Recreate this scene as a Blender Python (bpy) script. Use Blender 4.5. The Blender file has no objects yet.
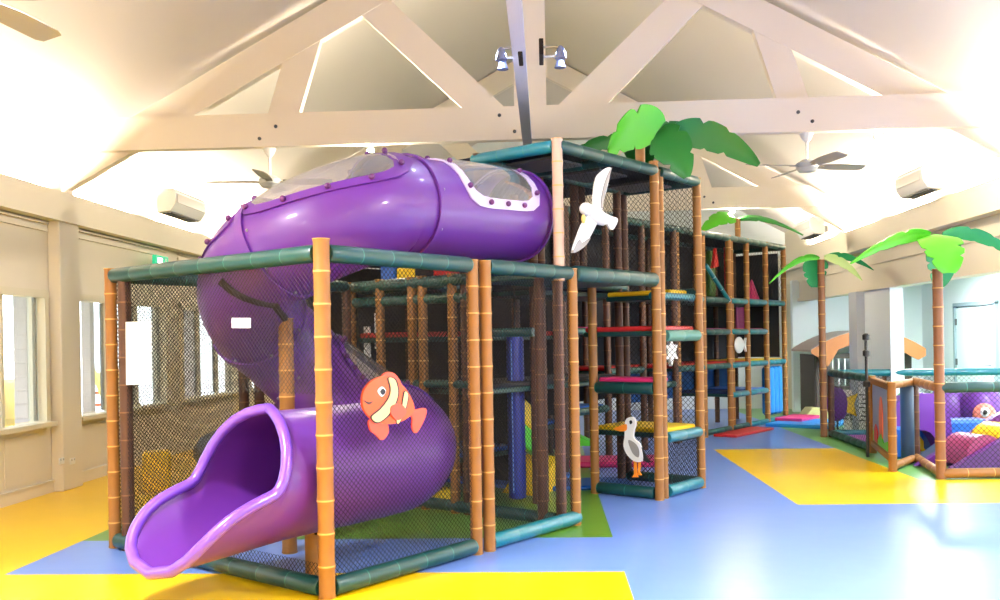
import bpy, math, random
from mathutils import Vector, Matrix
random.seed(7)
PI = math.pi
C = bpy.context.scene.collection

# ------------------------------------------------------------------ camera
F, EYE, YAW, ROLL, HOR = 930.0, 1.6, math.radians(2.83), math.radians(1.0), 340.6
cam_d = bpy.data.cameras.new('camera'); cam = bpy.data.objects.new('camera', cam_d); C.objects.link(cam)
bpy.context.scene.camera = cam
fw = Vector((-math.sin(YAW), math.cos(YAW), 0)); r0 = Vector((math.cos(YAW), math.sin(YAW), 0)); u0 = Vector((0, 0, 1))
R_ = r0*math.cos(ROLL) - u0*math.sin(ROLL); U_ = u0*math.cos(ROLL) + r0*math.sin(ROLL)
cam.matrix_world = Matrix(((R_.x, U_.x, -fw.x, 0), (R_.y, U_.y, -fw.y, 0), (R_.z, U_.z, -fw.z, EYE), (0, 0, 0, 1)))
cam_d.sensor_width = 36; cam_d.lens = F/1000*36; cam_d.shift_y = (HOR-300)/1000; cam_d.clip_end = 200
EYEP = Vector((0, 0, EYE))

def ray(px, py):
    return fw + R_*((px-500)/F) - U_*((py-HOR)/F)
def hit(px, py, p, n):
    d = ray(px, py); p = Vector(p); n = Vector(n)
    return EYEP + d*((p-EYEP).dot(n)/d.dot(n))
def flr(px, py, z=0): return hit(px, py, (0, 0, z), (0, 0, 1))
def onY(px, py, Y): return hit(px, py, (0, Y, 0), (0, 1, 0))

# grid frame of the play structure
ANG = math.radians(54.2)
ORG = Vector((-1.40, 5.78, 0))
MU = Matrix.Translation(ORG) @ Matrix.Rotation(ANG, 4, 'Z')
MUI = MU.inverted()
UD = Vector((math.cos(ANG), math.sin(ANG), 0)); VD = Vector((-math.sin(ANG), math.cos(ANG), 0))
def W(u, v, z=0): return MU @ Vector((u, v, z))

# ------------------------------------------------------------------ materials
def lin(c):
    out = []
    for x in c:
        x = x/255
        out.append(x/12.92 if x <= .04045 else ((x+.055)/1.055)**2.4)
    return (*out, 1)
MATS = {}
def mat(name, c, rough=.5, metal=0, emit=0, noise=0, scale=6, coat=0, bump=0, spec=.5, ecol=None):
    if name in MATS: return MATS[name]
    m = bpy.data.materials.new(name); m.use_nodes = True; nt = m.node_tree; b = nt.nodes['Principled BSDF']
    col = lin(c); b.inputs['Base Color'].default_value = col
    b.inputs['Roughness'].default_value = rough; b.inputs['Metallic'].default_value = metal
    b.inputs['Specular IOR Level'].default_value = spec
    if coat: b.inputs['Coat Weight'].default_value = coat; b.inputs['Coat Roughness'].default_value = .08
    if emit:
        b.inputs['Emission Color'].default_value = lin(ecol or c); b.inputs['Emission Strength'].default_value = emit
    if noise or bump:
        tc = nt.nodes.new('ShaderNodeTexCoord'); n = nt.nodes.new('ShaderNodeTexNoise'); n.inputs['Scale'].default_value = scale
        n.inputs['Detail'].default_value = 4
        nt.links.new(tc.outputs['Object'], n.inputs['Vector'])
        if noise:
            mx = nt.nodes.new('ShaderNodeMix'); mx.data_type = 'RGBA'
            mx.inputs[6].default_value = tuple(x*(1-noise) for x in col[:3])+(1,)
            mx.inputs[7].default_value = tuple(min(1, x*(1+noise)) for x in col[:3])+(1,)
            nt.links.new(n.outputs['Fac'], mx.inputs[0]); nt.links.new(mx.outputs[2], b.inputs['Base Color'])
        if bump:
            bp = nt.nodes.new('ShaderNodeBump'); bp.inputs['Strength'].default_value = bump; bp.inputs['Distance'].default_value = .02
            nt.links.new(n.outputs['Fac'], bp.inputs['Height']); nt.links.new(bp.outputs['Normal'], b.inputs['Normal'])
    MATS[name] = m
    return m
def clear_mat(name, c, fac, rough=.05, diff=0.0):
    m = bpy.data.materials.new(name); m.use_nodes = True; nt = m.node_tree
    for n in list(nt.nodes): nt.nodes.remove(n)
    out = nt.nodes.new('ShaderNodeOutputMaterial'); t = nt.nodes.new('ShaderNodeBsdfTransparent'); g = nt.nodes.new('ShaderNodeBsdfGlossy')
    t.inputs[0].default_value = lin(c); g.inputs['Roughness'].default_value = rough
    lw = nt.nodes.new('ShaderNodeLayerWeight'); lw.inputs[0].default_value = fac
    mx = nt.nodes.new('ShaderNodeMixShader'); nt.links.new(lw.outputs['Facing'], mx.inputs[0])
    nt.links.new(t.outputs[0], mx.inputs[1]); nt.links.new(g.outputs[0], mx.inputs[2])
    last = mx
    if diff:
        d = nt.nodes.new('ShaderNodeBsdfDiffuse'); d.inputs[0].default_value = (.9, .9, .92, 1)
        m2 = nt.nodes.new('ShaderNodeMixShader'); m2.inputs[0].default_value = diff
        nt.links.new(mx.outputs[0], m2.inputs[1]); nt.links.new(d.outputs[0], m2.inputs[2]); last = m2
    nt.links.new(last.outputs[0], out.inputs[0])
    return m

PAINT = mat('cream_paint', (226, 217, 198), .6, noise=.03, scale=2)
CEIL = mat('ceiling_paint', (222, 214, 206), .8, noise=.03, scale=.7)
BEAM = mat('beam_paint', (238, 228, 214), .55, noise=.02, scale=3)
WHITE = mat('white_plastic', (235, 235, 235), .4)
WALLW = mat('white_wall_paint', (232, 240, 245), .6, noise=.02, scale=1)
PURP = mat('purple_plastic', (90, 36, 134), .42, noise=.05, scale=1.5, coat=.15)
PRIM = mat('purple_rim_plastic', (106, 62, 184), .3, coat=.4)
PDARK = mat('dark_purple_bolt', (80, 20, 90), .4)
BAM = mat('bamboo_foam', (142, 93, 36), .5, noise=.16, scale=9)
BAMJ = mat('bamboo_joint', (206, 156, 84), .5)
BRN = mat('brown_foam', (76, 43, 26), .55, noise=.14, scale=9)
BRNJ = mat('brown_joint', (112, 74, 46), .5)
PALE = mat('pale_foam', (196, 160, 138), .5, noise=.1, scale=9)
GRN = mat('dark_teal_vinyl', (8, 62, 62), .42, noise=.1, scale=8, coat=.05)
GRNJ = mat('dark_teal_seam', (50, 120, 112), .4)
TEAL = mat('teal_vinyl', (16, 108, 124), .3, coat=.3)
NET = mat('black_netting', (24, 21, 19), .6, spec=.25)
NETB = mat('brown_netting', (120, 84, 52), .5)
CHAR = mat('charcoal_fabric', (25, 28, 38), .85, noise=.15, scale=3)
NAVY = mat('navy_fabric', (30, 48, 92), .7, noise=.1, scale=3)
BLUEP = mat('blue_panel_vinyl', (30, 84, 150), .5)
BLUE = mat('blue_vinyl', (36, 96, 190), .35, coat=.2)
DBLUE = mat('royal_blue_vinyl', (22, 40, 140), .4, coat=.2)
RED = mat('red_vinyl', (196, 40, 44), .4)
PINK = mat('pink_vinyl', (214, 50, 120), .4)
MAG = mat('magenta_vinyl', (156, 34, 110), .4)
YEL = mat('yellow_vinyl', (240, 200, 30), .4)
ORG_ = mat('orange_vinyl', (232, 110, 34), .4)
LIME = mat('lime_vinyl', (80, 200, 50), .4)
LPUR = mat('purple_vinyl', (96, 40, 140), .4)
CYAN = mat('sky_blue_vinyl', (40, 140, 220), .35)
LBRT = mat('bright_leaf_green', (84, 190, 40), .35, noise=.06, scale=4)
LDRK = mat('dark_leaf_green', (14, 110, 34), .4, noise=.08, scale=4)
LMID = mat('mid_leaf_green', (30, 150, 90), .4, noise=.06, scale=4)
STEEL = mat('galvanised_steel', (150, 152, 160), .35, .8)
DSTEEL = mat('dark_steel', (30, 22, 22), .7, 0, spec=.2)
GREY = mat('grey_plastic', (170, 172, 172), .5)
DGREY = mat('dark_grey', (70, 72, 76), .5)
BLACK = mat('black_rubber', (22, 22, 24), .5)
TAN = mat('tan_wood', (168, 102, 52), .5, noise=.1, scale=6)
WOOD = mat('brown_wood', (120, 84, 58), .6, noise=.15, scale=6)
FYEL = None
DOME = clear_mat('clear_dome_plastic', (240, 238, 245), .35, .08, .1)
GLASS = clear_mat('window_glass', (250, 252, 252), .25, .02)
LAMP = mat('lamp_glow', (255, 255, 255), .5, emit=18, ecol=(200, 215, 255))
TUBE = mat('warm_tube_glow', (255, 240, 210), .5, emit=6, ecol=(255, 226, 170))

# ------------------------------------------------------------------ mesh builder
class MB:
    def __init__(s): s.v = []; s.f = []; s.m = []
    def add(s, vs, fs, mi=0):
        k = len(s.v); s.v += [Vector(p) for p in vs]
        for f in fs: s.f.append([k+i for i in f]); s.m.append(mi)
        return s
    def box(s, c, size, M=None, mi=0, bev=0):
        x, y, z = [d/2 for d in size]; c = Vector(c)
        if bev <= 0 or min(x, y, z) < bev*1.2:
            P = [Vector((a*x, b*y, d*z)) for a in (-1, 1) for b in (-1, 1) for d in (-1, 1)]
            fs = [(0, 1, 3, 2), (4, 6, 7, 5), (0, 4, 5, 1), (2, 3, 7, 6), (0, 2, 6, 4), (1, 5, 7, 3)]
        else:
            P = []; key = {}
            for a in (-1, 1):
                for b in (-1, 1):
                    for d in (-1, 1):
                        for ax in range(3):
                            q = [a*(x-bev), b*(y-bev), d*(z-bev)]
                            q[ax] = (a*x, b*y, d*z)[ax]
                            key[(a, b, d, ax)] = len(P); P.append(Vector(q))
            fs = []
            for ax in range(3):
                o = [i for i in range(3) if i != ax]
                for sg in (-1, 1):
                    loop = []
                    for e in ((-1, -1), (1, -1), (1, 1), (-1, 1)):
                        k = [0, 0, 0]; k[ax] = sg; k[o[0]] = e[0]; k[o[1]] = e[1]
                        loop.append(key[(*k, ax)])
                    fs.append(loop)
                for e0 in (-1, 1):
                    for e1 in (-1, 1):
                        k1 = [0, 0, 0]; k1[o[0]] = e0; k1[o[1]] = e1
                        ka = list(k1); ka[ax] = -1; kb = list(k1); kb[ax] = 1
                        fs.append([key[(*ka, o[0])], key[(*kb, o[0])], key[(*kb, o[1])], key[(*ka, o[1])]])
            for a in (-1, 1):
                for b in (-1, 1):
                    for d in (-1, 1): fs.append([key[(a, b, d, i)] for i in range(3)])
        if M is not None: P = [M @ p for p in P]
        return s.add([c+p for p in P], fs, mi)
    def bar(s, a, b, w, h, up=(0, 0, 1), mi=0, bev=0):
        a = Vector(a); b = Vector(b); d = (b-a); L = d.length; d.normalize()
        side = d.cross(Vector(up)); side.normalize(); upv = side.cross(d)
        M = Matrix((d, side, upv)).transposed()
        return s.box((a+b)/2, (L, w, h), M, mi, bev)
    def tube(s, pts, r, n=10, caps=True, mi=0, rr=None):
        pts = [Vector(p) for p in pts]; k = len(s.v); prev = None
        for i, p in enumerate(pts):
            t = (pts[min(i+1, len(pts)-1)]-pts[max(i-1, 0)]).normalized()
            if prev is None:
                a = Vector((0, 0, 1)) if abs(t.z) < .9 else Vector((1, 0, 0))
                x = t.cross(a).normalized()
            else:
                x = (prev - t*prev.dot(t)).normalized()
            prev = x; y = t.cross(x); rad = rr[i] if rr else r
            for j in range(n):
                q = 2*PI*j/n; s.v.append(p + (x*math.cos(q)+y*math.sin(q))*rad)
        for i in range(len(pts)-1):
            for j in range(n):
                a = k+i*n+j; b = k+i*n+(j+1) % n
                s.f.append([a, b, b+n, a+n]); s.m.append(mi)
        if caps:
            s.f.append([k+j for j in range(n)][::-1]); s.m.append(mi)
            s.f.append([k+(len(pts)-1)*n+j for j in range(n)]); s.m.append(mi)
        return s
    def lathe(s, prof, n=14, M=None, mis=None, caps=True):
        k = len(s.v)
        for (r, z) in prof:
            for j in range(n):
                q = 2*PI*j/n; p = Vector((r*math.cos(q), r*math.sin(q), z)); s.v.append(M @ p if M else p)
        for i in range(len(prof)-1):
            for j in range(n):
                a = k+i*n+j; b = k+i*n+(j+1) % n
                s.f.append([a, b, b+n, a+n]); s.m.append(mis[i] if mis else 0)
        if caps:
            s.f.append([k+j for j in range(n)][::-1]); s.m.append(mis[0] if mis else 0)
            s.f.append([k+(len(prof)-1)*n+j for j in range(n)]); s.m.append(mis[-1] if mis else 0)
        return s
    def prism(s, poly, nrm, th, mi=0):
        n = len(poly); nv = Vector(nrm).normalized()*th
        a = [Vector(p) for p in poly]
        area = Vector((0, 0, 0))
        for i in range(n): area += a[i].cross(a[(i+1) % n])
        if area.dot(nv) < 0: a.reverse()
        vs = a + [p+nv for p in a]
        fs = [list(range(n))[::-1], list(range(n, 2*n))] + [[i, (i+1) % n, n+(i+1) % n, n+i] for i in range(n)]
        return s.add(vs, fs, mi)
    def ell(s, c, rad, M=None, n=16, m=10, mi=0):
        k = len(s.v); c = Vector(c)
        for i in range(m+1):
            t = PI*i/m
            for j in range(n):
                q = 2*PI*j/n
                p = Vector((rad[0]*math.sin(t)*math.cos(q), rad[1]*math.sin(t)*math.sin(q), rad[2]*math.cos(t)))
                s.v.append(c+(M @ p if M else p))
        for i in range(m):
            for j in range(n):
                a = k+i*n+j; b = k+i*n+(j+1) % n
                s.f.append([a, a+n, b+n, b]); s.m.append(mi)
        return s
    def build(s, name, mats, parent=None, smooth=True, inv=None, ang=35):
        me = bpy.data.meshes.new(name)
        vs = [inv @ p for p in s.v] if inv else s.v
        me.from_pydata([tuple(p) for p in vs], [], s.f)
        if not isinstance(mats, (list, tuple)): mats = [mats]
        for m in mats: me.materials.append(m)
        me.polygons.foreach_set('material_index', s.m)
        me.validate(); 
        if smooth:
            me.polygons.foreach_set('use_smooth', [True]*len(me.polygons))
            me.set_sharp_from_angle(angle=math.radians(ang))
        o = bpy.data.objects.new(name, me); C.objects.link(o)
        if parent: o.parent = parent
        return o

def tag(o, label, cat, group=None, kind=None):
    o['label'] = label; o['category'] = cat
    if group: o['group'] = group
    if kind: o['kind'] = kind
    return o
def empty(name, loc, rz=0, label=None, cat=None, group=None):
    o = bpy.data.objects.new(name, None); C.objects.link(o); o.location = loc; o.rotation_euler = (0, 0, rz)
    o.empty_display_size = .1
    if label: tag(o, label, cat, group)
    return o
def inv_of(loc, rz=0): return (Matrix.Translation(Vector(loc)) @ Matrix.Rotation(rz, 4, 'Z')).inverted()
def struct(o): o['kind'] = 'structure'; return o
def copy_tree(o, parent=None):
    c = o.copy(); C.objects.link(c); c.parent = parent
    for ch in list(o.children): copy_tree(ch, c)
    return c

# ------------------------------------------------------------------ floor
def floor_material():
    m = bpy.data.materials.new('coloured_vinyl_floor'); m.use_nodes = True; nt = m.node_tree; N = nt.nodes; L = nt.links
    b = N['Principled BSDF']; geo = N.new('ShaderNodeNewGeometry'); sp = N.new('ShaderNodeSeparateXYZ'); L.new(geo.outputs['Position'], sp.inputs[0])
    X, Y = sp.outputs[0], sp.outputs[1]
    def op(o, a, bb):
        n = N.new('ShaderNodeMath'); n.operation = o
        for i, x in enumerate((a, bb)):
            if isinstance(x, (int, float)): n.inputs[i].default_value = x
            else: L.new(x, n.inputs[i])
        return n.outputs[0]
    def rect(x0, x1, y0, y1):
        r = None
        for t in (x0 is not None and op('GREATER_THAN', X, x0), x1 is not None and op('LESS_THAN', X, x1), y0 is not None and op('GREATER_THAN', Y, y0), y1 is not None and op('LESS_THAN', Y, y1)):
            if t is False: continue
            r = t if r is None else op('MULTIPLY', r, t)
        return r
    cur = lin((108, 142, 218))
    col = None
    yel = lin((246, 200, 8)); grn = lin((92, 140, 44)); grn2 = lin((110, 170, 96))
    def over(mask, c):
        nonlocal col
        mx = N.new('ShaderNodeMix'); mx.data_type = 'RGBA'; L.new(mask, mx.inputs[0])
        if col is None: mx.inputs[6].default_value = cur
        else: L.new(col, mx.inputs[6])
        mx.inputs[7].default_value = c; col = mx.outputs[2]
    over(rect(-3.87, .51, 7.53, 17.5), grn)
    over(rect(4.05, None, 10.35, None), grn2)
    over(rect(None, -3.87, None, None), yel)
    over(rect(None, .51, None, 6.42), yel)
    over(rect(2.35, 4.05, 8.92, 13.35), yel)
    over(rect(4.0, None, 8.92, 10.35), yel)
    n = N.new('ShaderNodeTexNoise'); n.inputs['Scale'].default_value = 1.2; n.inputs['Detail'].default_value = 5; L.new(geo.outputs['Position'], n.inputs['Vector'])
    mr = N.new('ShaderNodeMapRange'); mr.inputs[3].default_value = .9; mr.inputs[4].default_value = 1.08; L.new(n.outputs['Fac'], mr.inputs[0])
    vm = N.new('ShaderNodeVectorMath'); vm.operation = 'SCALE'; L.new(col, vm.inputs[0]); L.new(mr.outputs[0], vm.inputs[3])
    L.new(vm.outputs[0], b.inputs['Base Color'])
    b.inputs['Roughness'].default_value = .3; b.inputs['Specular IOR Level'].default_value = .5
    n2 = N.new('ShaderNodeTexNoise'); n2.inputs['Scale'].default_value = 2.2; L.new(geo.outputs['Position'], n2.inputs['Vector'])
    bp = N.new('ShaderNodeBump'); bp.inputs['Strength'].default_value = .12; bp.inputs['Distance'].default_value = .03
    L.new(n2.outputs['Fac'], bp.inputs['Height']); L.new(bp.outputs[0], b.inputs['Normal'])
    return m
XL, XR, YB, YF, CX = -5.54, 5.30, -2.0, 20.8, -.12
XAN, YAN0, YAN1 = 7.8, 2.5, 19.7
ZF, ZW, ZR = 3.30, 3.79, 6.75
f = MB().box(((XL-.3+XAN+.3)/2, (YB+YF)/2, -.1), (XAN-XL+.6, YF-YB+.4, .2)); struct(f.build('floor', floor_material(), smooth=False))

# ------------------------------------------------------------------ left wall with windows
WZ0, WZ1 = .77, 2.2
WINS = [(-1.1, 1.2), (1.9, 4.2), (4.9, 7.2), (7.75, 10.0), (10.68, 13.25), (13.85, 16.3), (16.95, 19.4)]
w = MB(); TW = .18
def wbox(m, y0, y1, z0, z1, x=XL, t=TW, sg=-1, mi=0): m.box((x+sg*t/2, (y0+y1)/2, (z0+z1)/2), (t, y1-y0, z1-z0), mi=mi)
wbox(w, YB, YF, 0, WZ0); wbox(w, YB, YF, WZ1, ZW+.1)
e = [YB]+[y for a in WINS for y in a]+[YF]
for i in range(0, len(e), 2): wbox(w, e[i], e[i+1], WZ0, WZ1)
for y0, y1 in WINS:      # raised panel moulding above windows and below sill
    wbox(w, y0-.08, y1+.08, 2.9, 2.94, XL, .03, 1); wbox(w, y0-.08, y1+.08, 2.98, 3.0, XL, .05, 1)
    yy = y0
    for k in range(3): wbox(w, y0+.1+k*(y1-y0-.2)/3, y0+.06+(k+1)*(y1-y0-.2)/3, .18, .68, XL, .012, 1)
struct(w.build('wall_left', PAINT, smooth=False))
pil = MB()
for yc in (4.4, 10.34, 16.6): pil.box((XL+.07, yc, ZF/2), (.14, .44, ZF), bev=.01)
struct(pil.build('trim_1', PAINT, smooth=False))
fz = MB()
fz.box((XL+.06, (YB+YF)/2, (3.02+ZF)/2), (.24, YF-YB, ZF-3.02)); fz.box((XL+.16, (YB+YF)/2, ZF+.02), (.03, YF-YB, .06))
struct(fz.build('trim_2', PAINT, smooth=False))
bb = MB().box((XL+.012, (YB+YF)/2, .06), (.03, YF-YB, .12)).box((XL+.018, (YB+YF)/2, .125), (.04, YF-YB, .02))
struct(bb.build('baseboard_left', PAINT, smooth=False))
WFR = mat('window_frame_paint', (222, 214, 190), .5)
for k, (y0, y1) in enumerate(WINS):
    m = MB()
    for (a, b2) in ((y0-.05, y0+.03), (y1-.03, y1+.05)): m.box((XL, (a+b2)/2, (WZ0+WZ1)/2), (.09, b2-a, WZ1-WZ0+.1))
    m.box((XL, (y0+y1)/2, WZ1), (.1, y1-y0+.1, .08)); m.box((XL+.03, (y0+y1)/2, WZ0), (.18, y1-y0+.12, .05))
    nm = 3
    for j in range(1, nm): m.box((XL-.04, y0+(y1-y0)*j/nm, (WZ0+WZ1)/2), (.05, .05, WZ1-WZ0))
    wo = struct(m.build('window_%d' % (k+1), WFR, smooth=False))
    g = MB()
    for j in range(nm): g.box((XL-.05, y0+(y1-y0)*(j+.5)/nm, (WZ0+WZ1)/2), (.006, (y1-y0)/nm-.06, WZ1-WZ0-.06))
    g.build('pane', GLASS, wo, smooth=False)
    d = MB()
    for j in range(1, nm+1): d.box((XL-.07, y0+(y1-y0)*j/nm-.05, (WZ0+WZ1)/2), (.03, .035, WZ1-WZ0-.08))
    d.build('sash_bar', DGREY, wo, smooth=False)
# outside on the left: verandah, posts, yellow play slide
gr = MB().box((-12, 9, -.12), (12.5, 30, .1)); struct(gr.build('ground', mat('pale_concrete', (214, 214, 206), .8)))
vr = MB().box((-7.2, 9, 2.62), (2.8, 26, .08))
for k in range(22): vr.box((-7.2, -3+k*1.2, 2.52), (2.8, .06, .12))
struct(vr.build('verandah_roof', mat('verandah_steel', (120, 150, 156), .5)))
brick = mat('grey_brick', (196, 178, 170), .8, noise=.12, scale=8)
for k, y in enumerate((8.6, 10.5, 14.9, 17.8)):
    m = MB().box((0, 0, 1.3), (.32, .32, 2.6))
    for j in range(13): m.box((0, 0, .1+j*.2), (.34, .34, .185), bev=.008)
    o = m.build('brick_pillar', brick, smooth=False); o.location = (-7.6, y+4.6, 0); o.scale = (1, 1, 1) if k > 1 else ((.45, .45, 1) if k else (.6, .6, 1))
    tag(o, ['grey brick pillar outside the window nearest the camera', 'grey brick pillar outside the second window', 'grey brick pillar outside, behind the netting on the left', 'grey brick pillar outside near the far end'][k], 'pillar', kind='structure')
def yellow_slide(x, y, rz, label):
    t = empty('garden_slide', (x, y, -.07), rz, label, 'slide', 'yellow garden slides')
    m = MB()
    for k in range(9):
        a = k/9; b2 = (k+1)/9
        m.bar((a*1.7, 0, 1.15-1.0*a**1.3), (b2*1.7, 0, 1.15-1.0*b2**1.3), .5, .05)
        for s in (-.27, .27): m.bar((a*1.7, s, 1.22-1.0*a**1.3), (b2*1.7, s, 1.22-1.0*b2**1.3), .06, .18)
    m.build('chute', YEL, t)
    l = MB()
    for s in (-.24, .24): l.bar((-.5, s, 0), (0, s, 1.2), .07, .07)
    for k in range(4): l.box((-.42+.1*k, 0, .25+.25*k), (.14, .5, .06))
    l.build('ladder', ORG_, t)
yellow_slide(-8.9, 15.0, -.9, 'yellow plastic garden slide outside the left window')
yellow_slide(-8.9, 18.4, -.9, 'yellow garden slide outside the second window')
hd = MB()
for k in range(46):
    y = -4+k*.62; hd.ell((-16+random.uniform(-.4, .4), y, .9+random.uniform(-.1, .3)), (.9, .7, 1.2+random.uniform(0, .6)), n=9, m=6)
o = hd.build('hedge', mat('hedge_leaf_green', (120, 150, 110), .8, noise=.3, scale=12, bump=.6)); tag(o, 'pale green hedge far outside the left windows', 'hedge', kind='stuff')

# ------------------------------------------------------------------ right wall, annex
rw = MB()
wbox(rw, YB, YF, 2.31, ZW+.1, XR, .2, 1); wbox(rw, YB, 2.6, 0, 2.31, XR, .2, 1)
wbox(rw, 19.9, YF, 0, 2.31, XR, .2, 1); wbox(rw, 7.6, 8.1, 0, 2.31, XR, .2, 1)
wbox(rw, YB, YF, 2.72, 2.76, XR-.03, .03, 1); wbox(rw, YB, YF, 2.31, 2.37, XR-.04, .04, 1)
struct(rw.build('wall_right', PAINT, smooth=False))
rp = MB(); wbox(rp, 14.6, 16.1, 0, 2.31, XR, .2, 1); struct(rp.build('wall_pier', WALLW, smooth=False))
fz = MB().box((XR-.06, (YB+YF)/2, (2.98+ZF)/2), (.24, YF-YB, ZF-2.98)).box((XR-.16, (YB+YF)/2, ZF+.02), (.03, YF-YB, .06))
struct(fz.build('trim_3', PAINT, smooth=False))
cl = MB().box((XR-.03, 15.95, 1.155), (.2, .4, 2.31)); struct(cl.build('trim_4', mat('grey_column_paint', (190, 196, 204), .6), smooth=False))
# annex shell
AZ = 2.75
m = MB()
wbox(m, YAN0, 5.0, 0, AZ, XAN, .15, 1); wbox(m, 14.0, YAN1, 0, AZ, XAN, .15, 1); wbox(m, 5.0, 14.0, 0, .5, XAN, .15, 1); wbox(m, 5.0, 14.0, 2.45, AZ, XAN, .15, 1)
for y in (7.2, 9.5, 11.8): wbox(m, y-.05, y+.05, .5, 2.45, XAN, .15, 1)
struct(m.build('wall_annex_right', WALLW, smooth=False))
m = MB().box(((XR+XAN)/2+.3, YAN1+.08, AZ/2), (XAN-XR+.9, .15, AZ)); struct(m.build('wall_annex_far', WALLW, smooth=False))
m = MB().box(((XR+XAN)/2+.2, YAN0-.08, AZ/2), (XAN-XR+.6, .15, AZ)); struct(m.build('wall_annex_near', WALLW, smooth=False))
m = MB().box(((XR+XAN)/2+.2, (YAN0+YAN1)/2, AZ+.05), (XAN-XR+.3, YAN1-YAN0+.3, .1)); struct(m.build('ceiling_annex', WALLW, smooth=False))
wo = MB()
for (y0, y1) in ((5.0, 7.15), (7.25, 9.45), (9.55, 11.75), (11.85, 14.0)):
    for a, b2 in ((y0, y0+.05), (y1-.05, y1)): wo.box((XAN+.05, (a+b2)/2, 1.475), (.08, .05, 1.95))
    wo.box((XAN+.05, (y0+y1)/2, 2.42), (.08, y1-y0, .06)); wo.box((XAN+.05, (y0+y1)/2, .53), (.1, y1-y0, .06))
wo = struct(wo.build('window_8', WFR, smooth=False))
g = MB()
for (y0, y1) in ((5.0, 7.15), (7.25, 9.45), (9.55, 11.75), (11.85, 14.0)): g.box((XAN+.06, (y0+y1)/2, 1.475), (.006, y1-y0-.1, 1.85))
g.build('pane', GLASS, wo, smooth=False)
# annex door on the right wall
d = MB(); DY0, DY1 = 16.5, 18.0
d.box((XAN-.02, (DY0+DY1)/2, 1.03), (.05, DY1-DY0, 2.06))
dr = struct(d.build('door_1', mat('pale_blue_door', (216, 234, 240), .5), smooth=False))
f_ = MB()
for a in (DY0-.05, DY1+.05): f_.box((XAN-.03, a, 1.06), (.08, .07, 2.12))
f_.box((XAN-.03, (DY0+DY1)/2, 2.12), (.08, DY1-DY0+.17, .07)); f_.build('door_frame', mat('door_frame_grey', (150, 170, 180), .5), dr, smooth=False)
h = MB()
for z in (.35, 1.05, 1.8): h.box((XAN-.06, DY1-.02, z), (.03, .03, .12))
h.build('hinge', DGREY, dr, smooth=False)
h = MB().tube([(XAN-.06, DY0+.1, 1.02), (XAN-.1, DY0+.1, 1.02), (XAN-.1, DY0+.24, 1.02)], .012, 8); h.build('door_handle', STEEL, dr)

# end walls and ceiling
m = MB()
poly = [(XL-.2, YF, 0), (XR+.2, YF, 0), (XR+.2, YF, ZW), (CX, YF, ZR+.1), (XL-.2, YF, ZW)]
m.prism(poly, (0, 1, 0), .2); struct(m.build('wall_far', WALLW, smooth=False))
m = MB(); poly = [(XL-.2, YB, 0), (XR+.2, YB, 0), (XR+.2, YB, ZW), (CX, YB, ZR+.1), (XL-.2, YB, ZW)]
m.prism(poly, (0, -1, 0), .2); struct(m.build('wall_near', PAINT, smooth=False))
m = MB()
for (xa, xb) in ((XL-.15, CX), (CX, XR+.15)):
    za = ZW if xa != CX else ZR; zb = ZW if xb != CX else ZR
    m.prism([(xa, YB-.2, za), (xb, YB-.2, zb), (xb, YF+.2, zb), (xa, YF+.2, za)], (0, 0, 1), .15)
struct(m.build('ceiling', CEIL, smooth=False))
m = MB()
for yc in (1.4, 7.4, 13.4, 19.2):     # ceiling sheet battens
    pass

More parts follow.
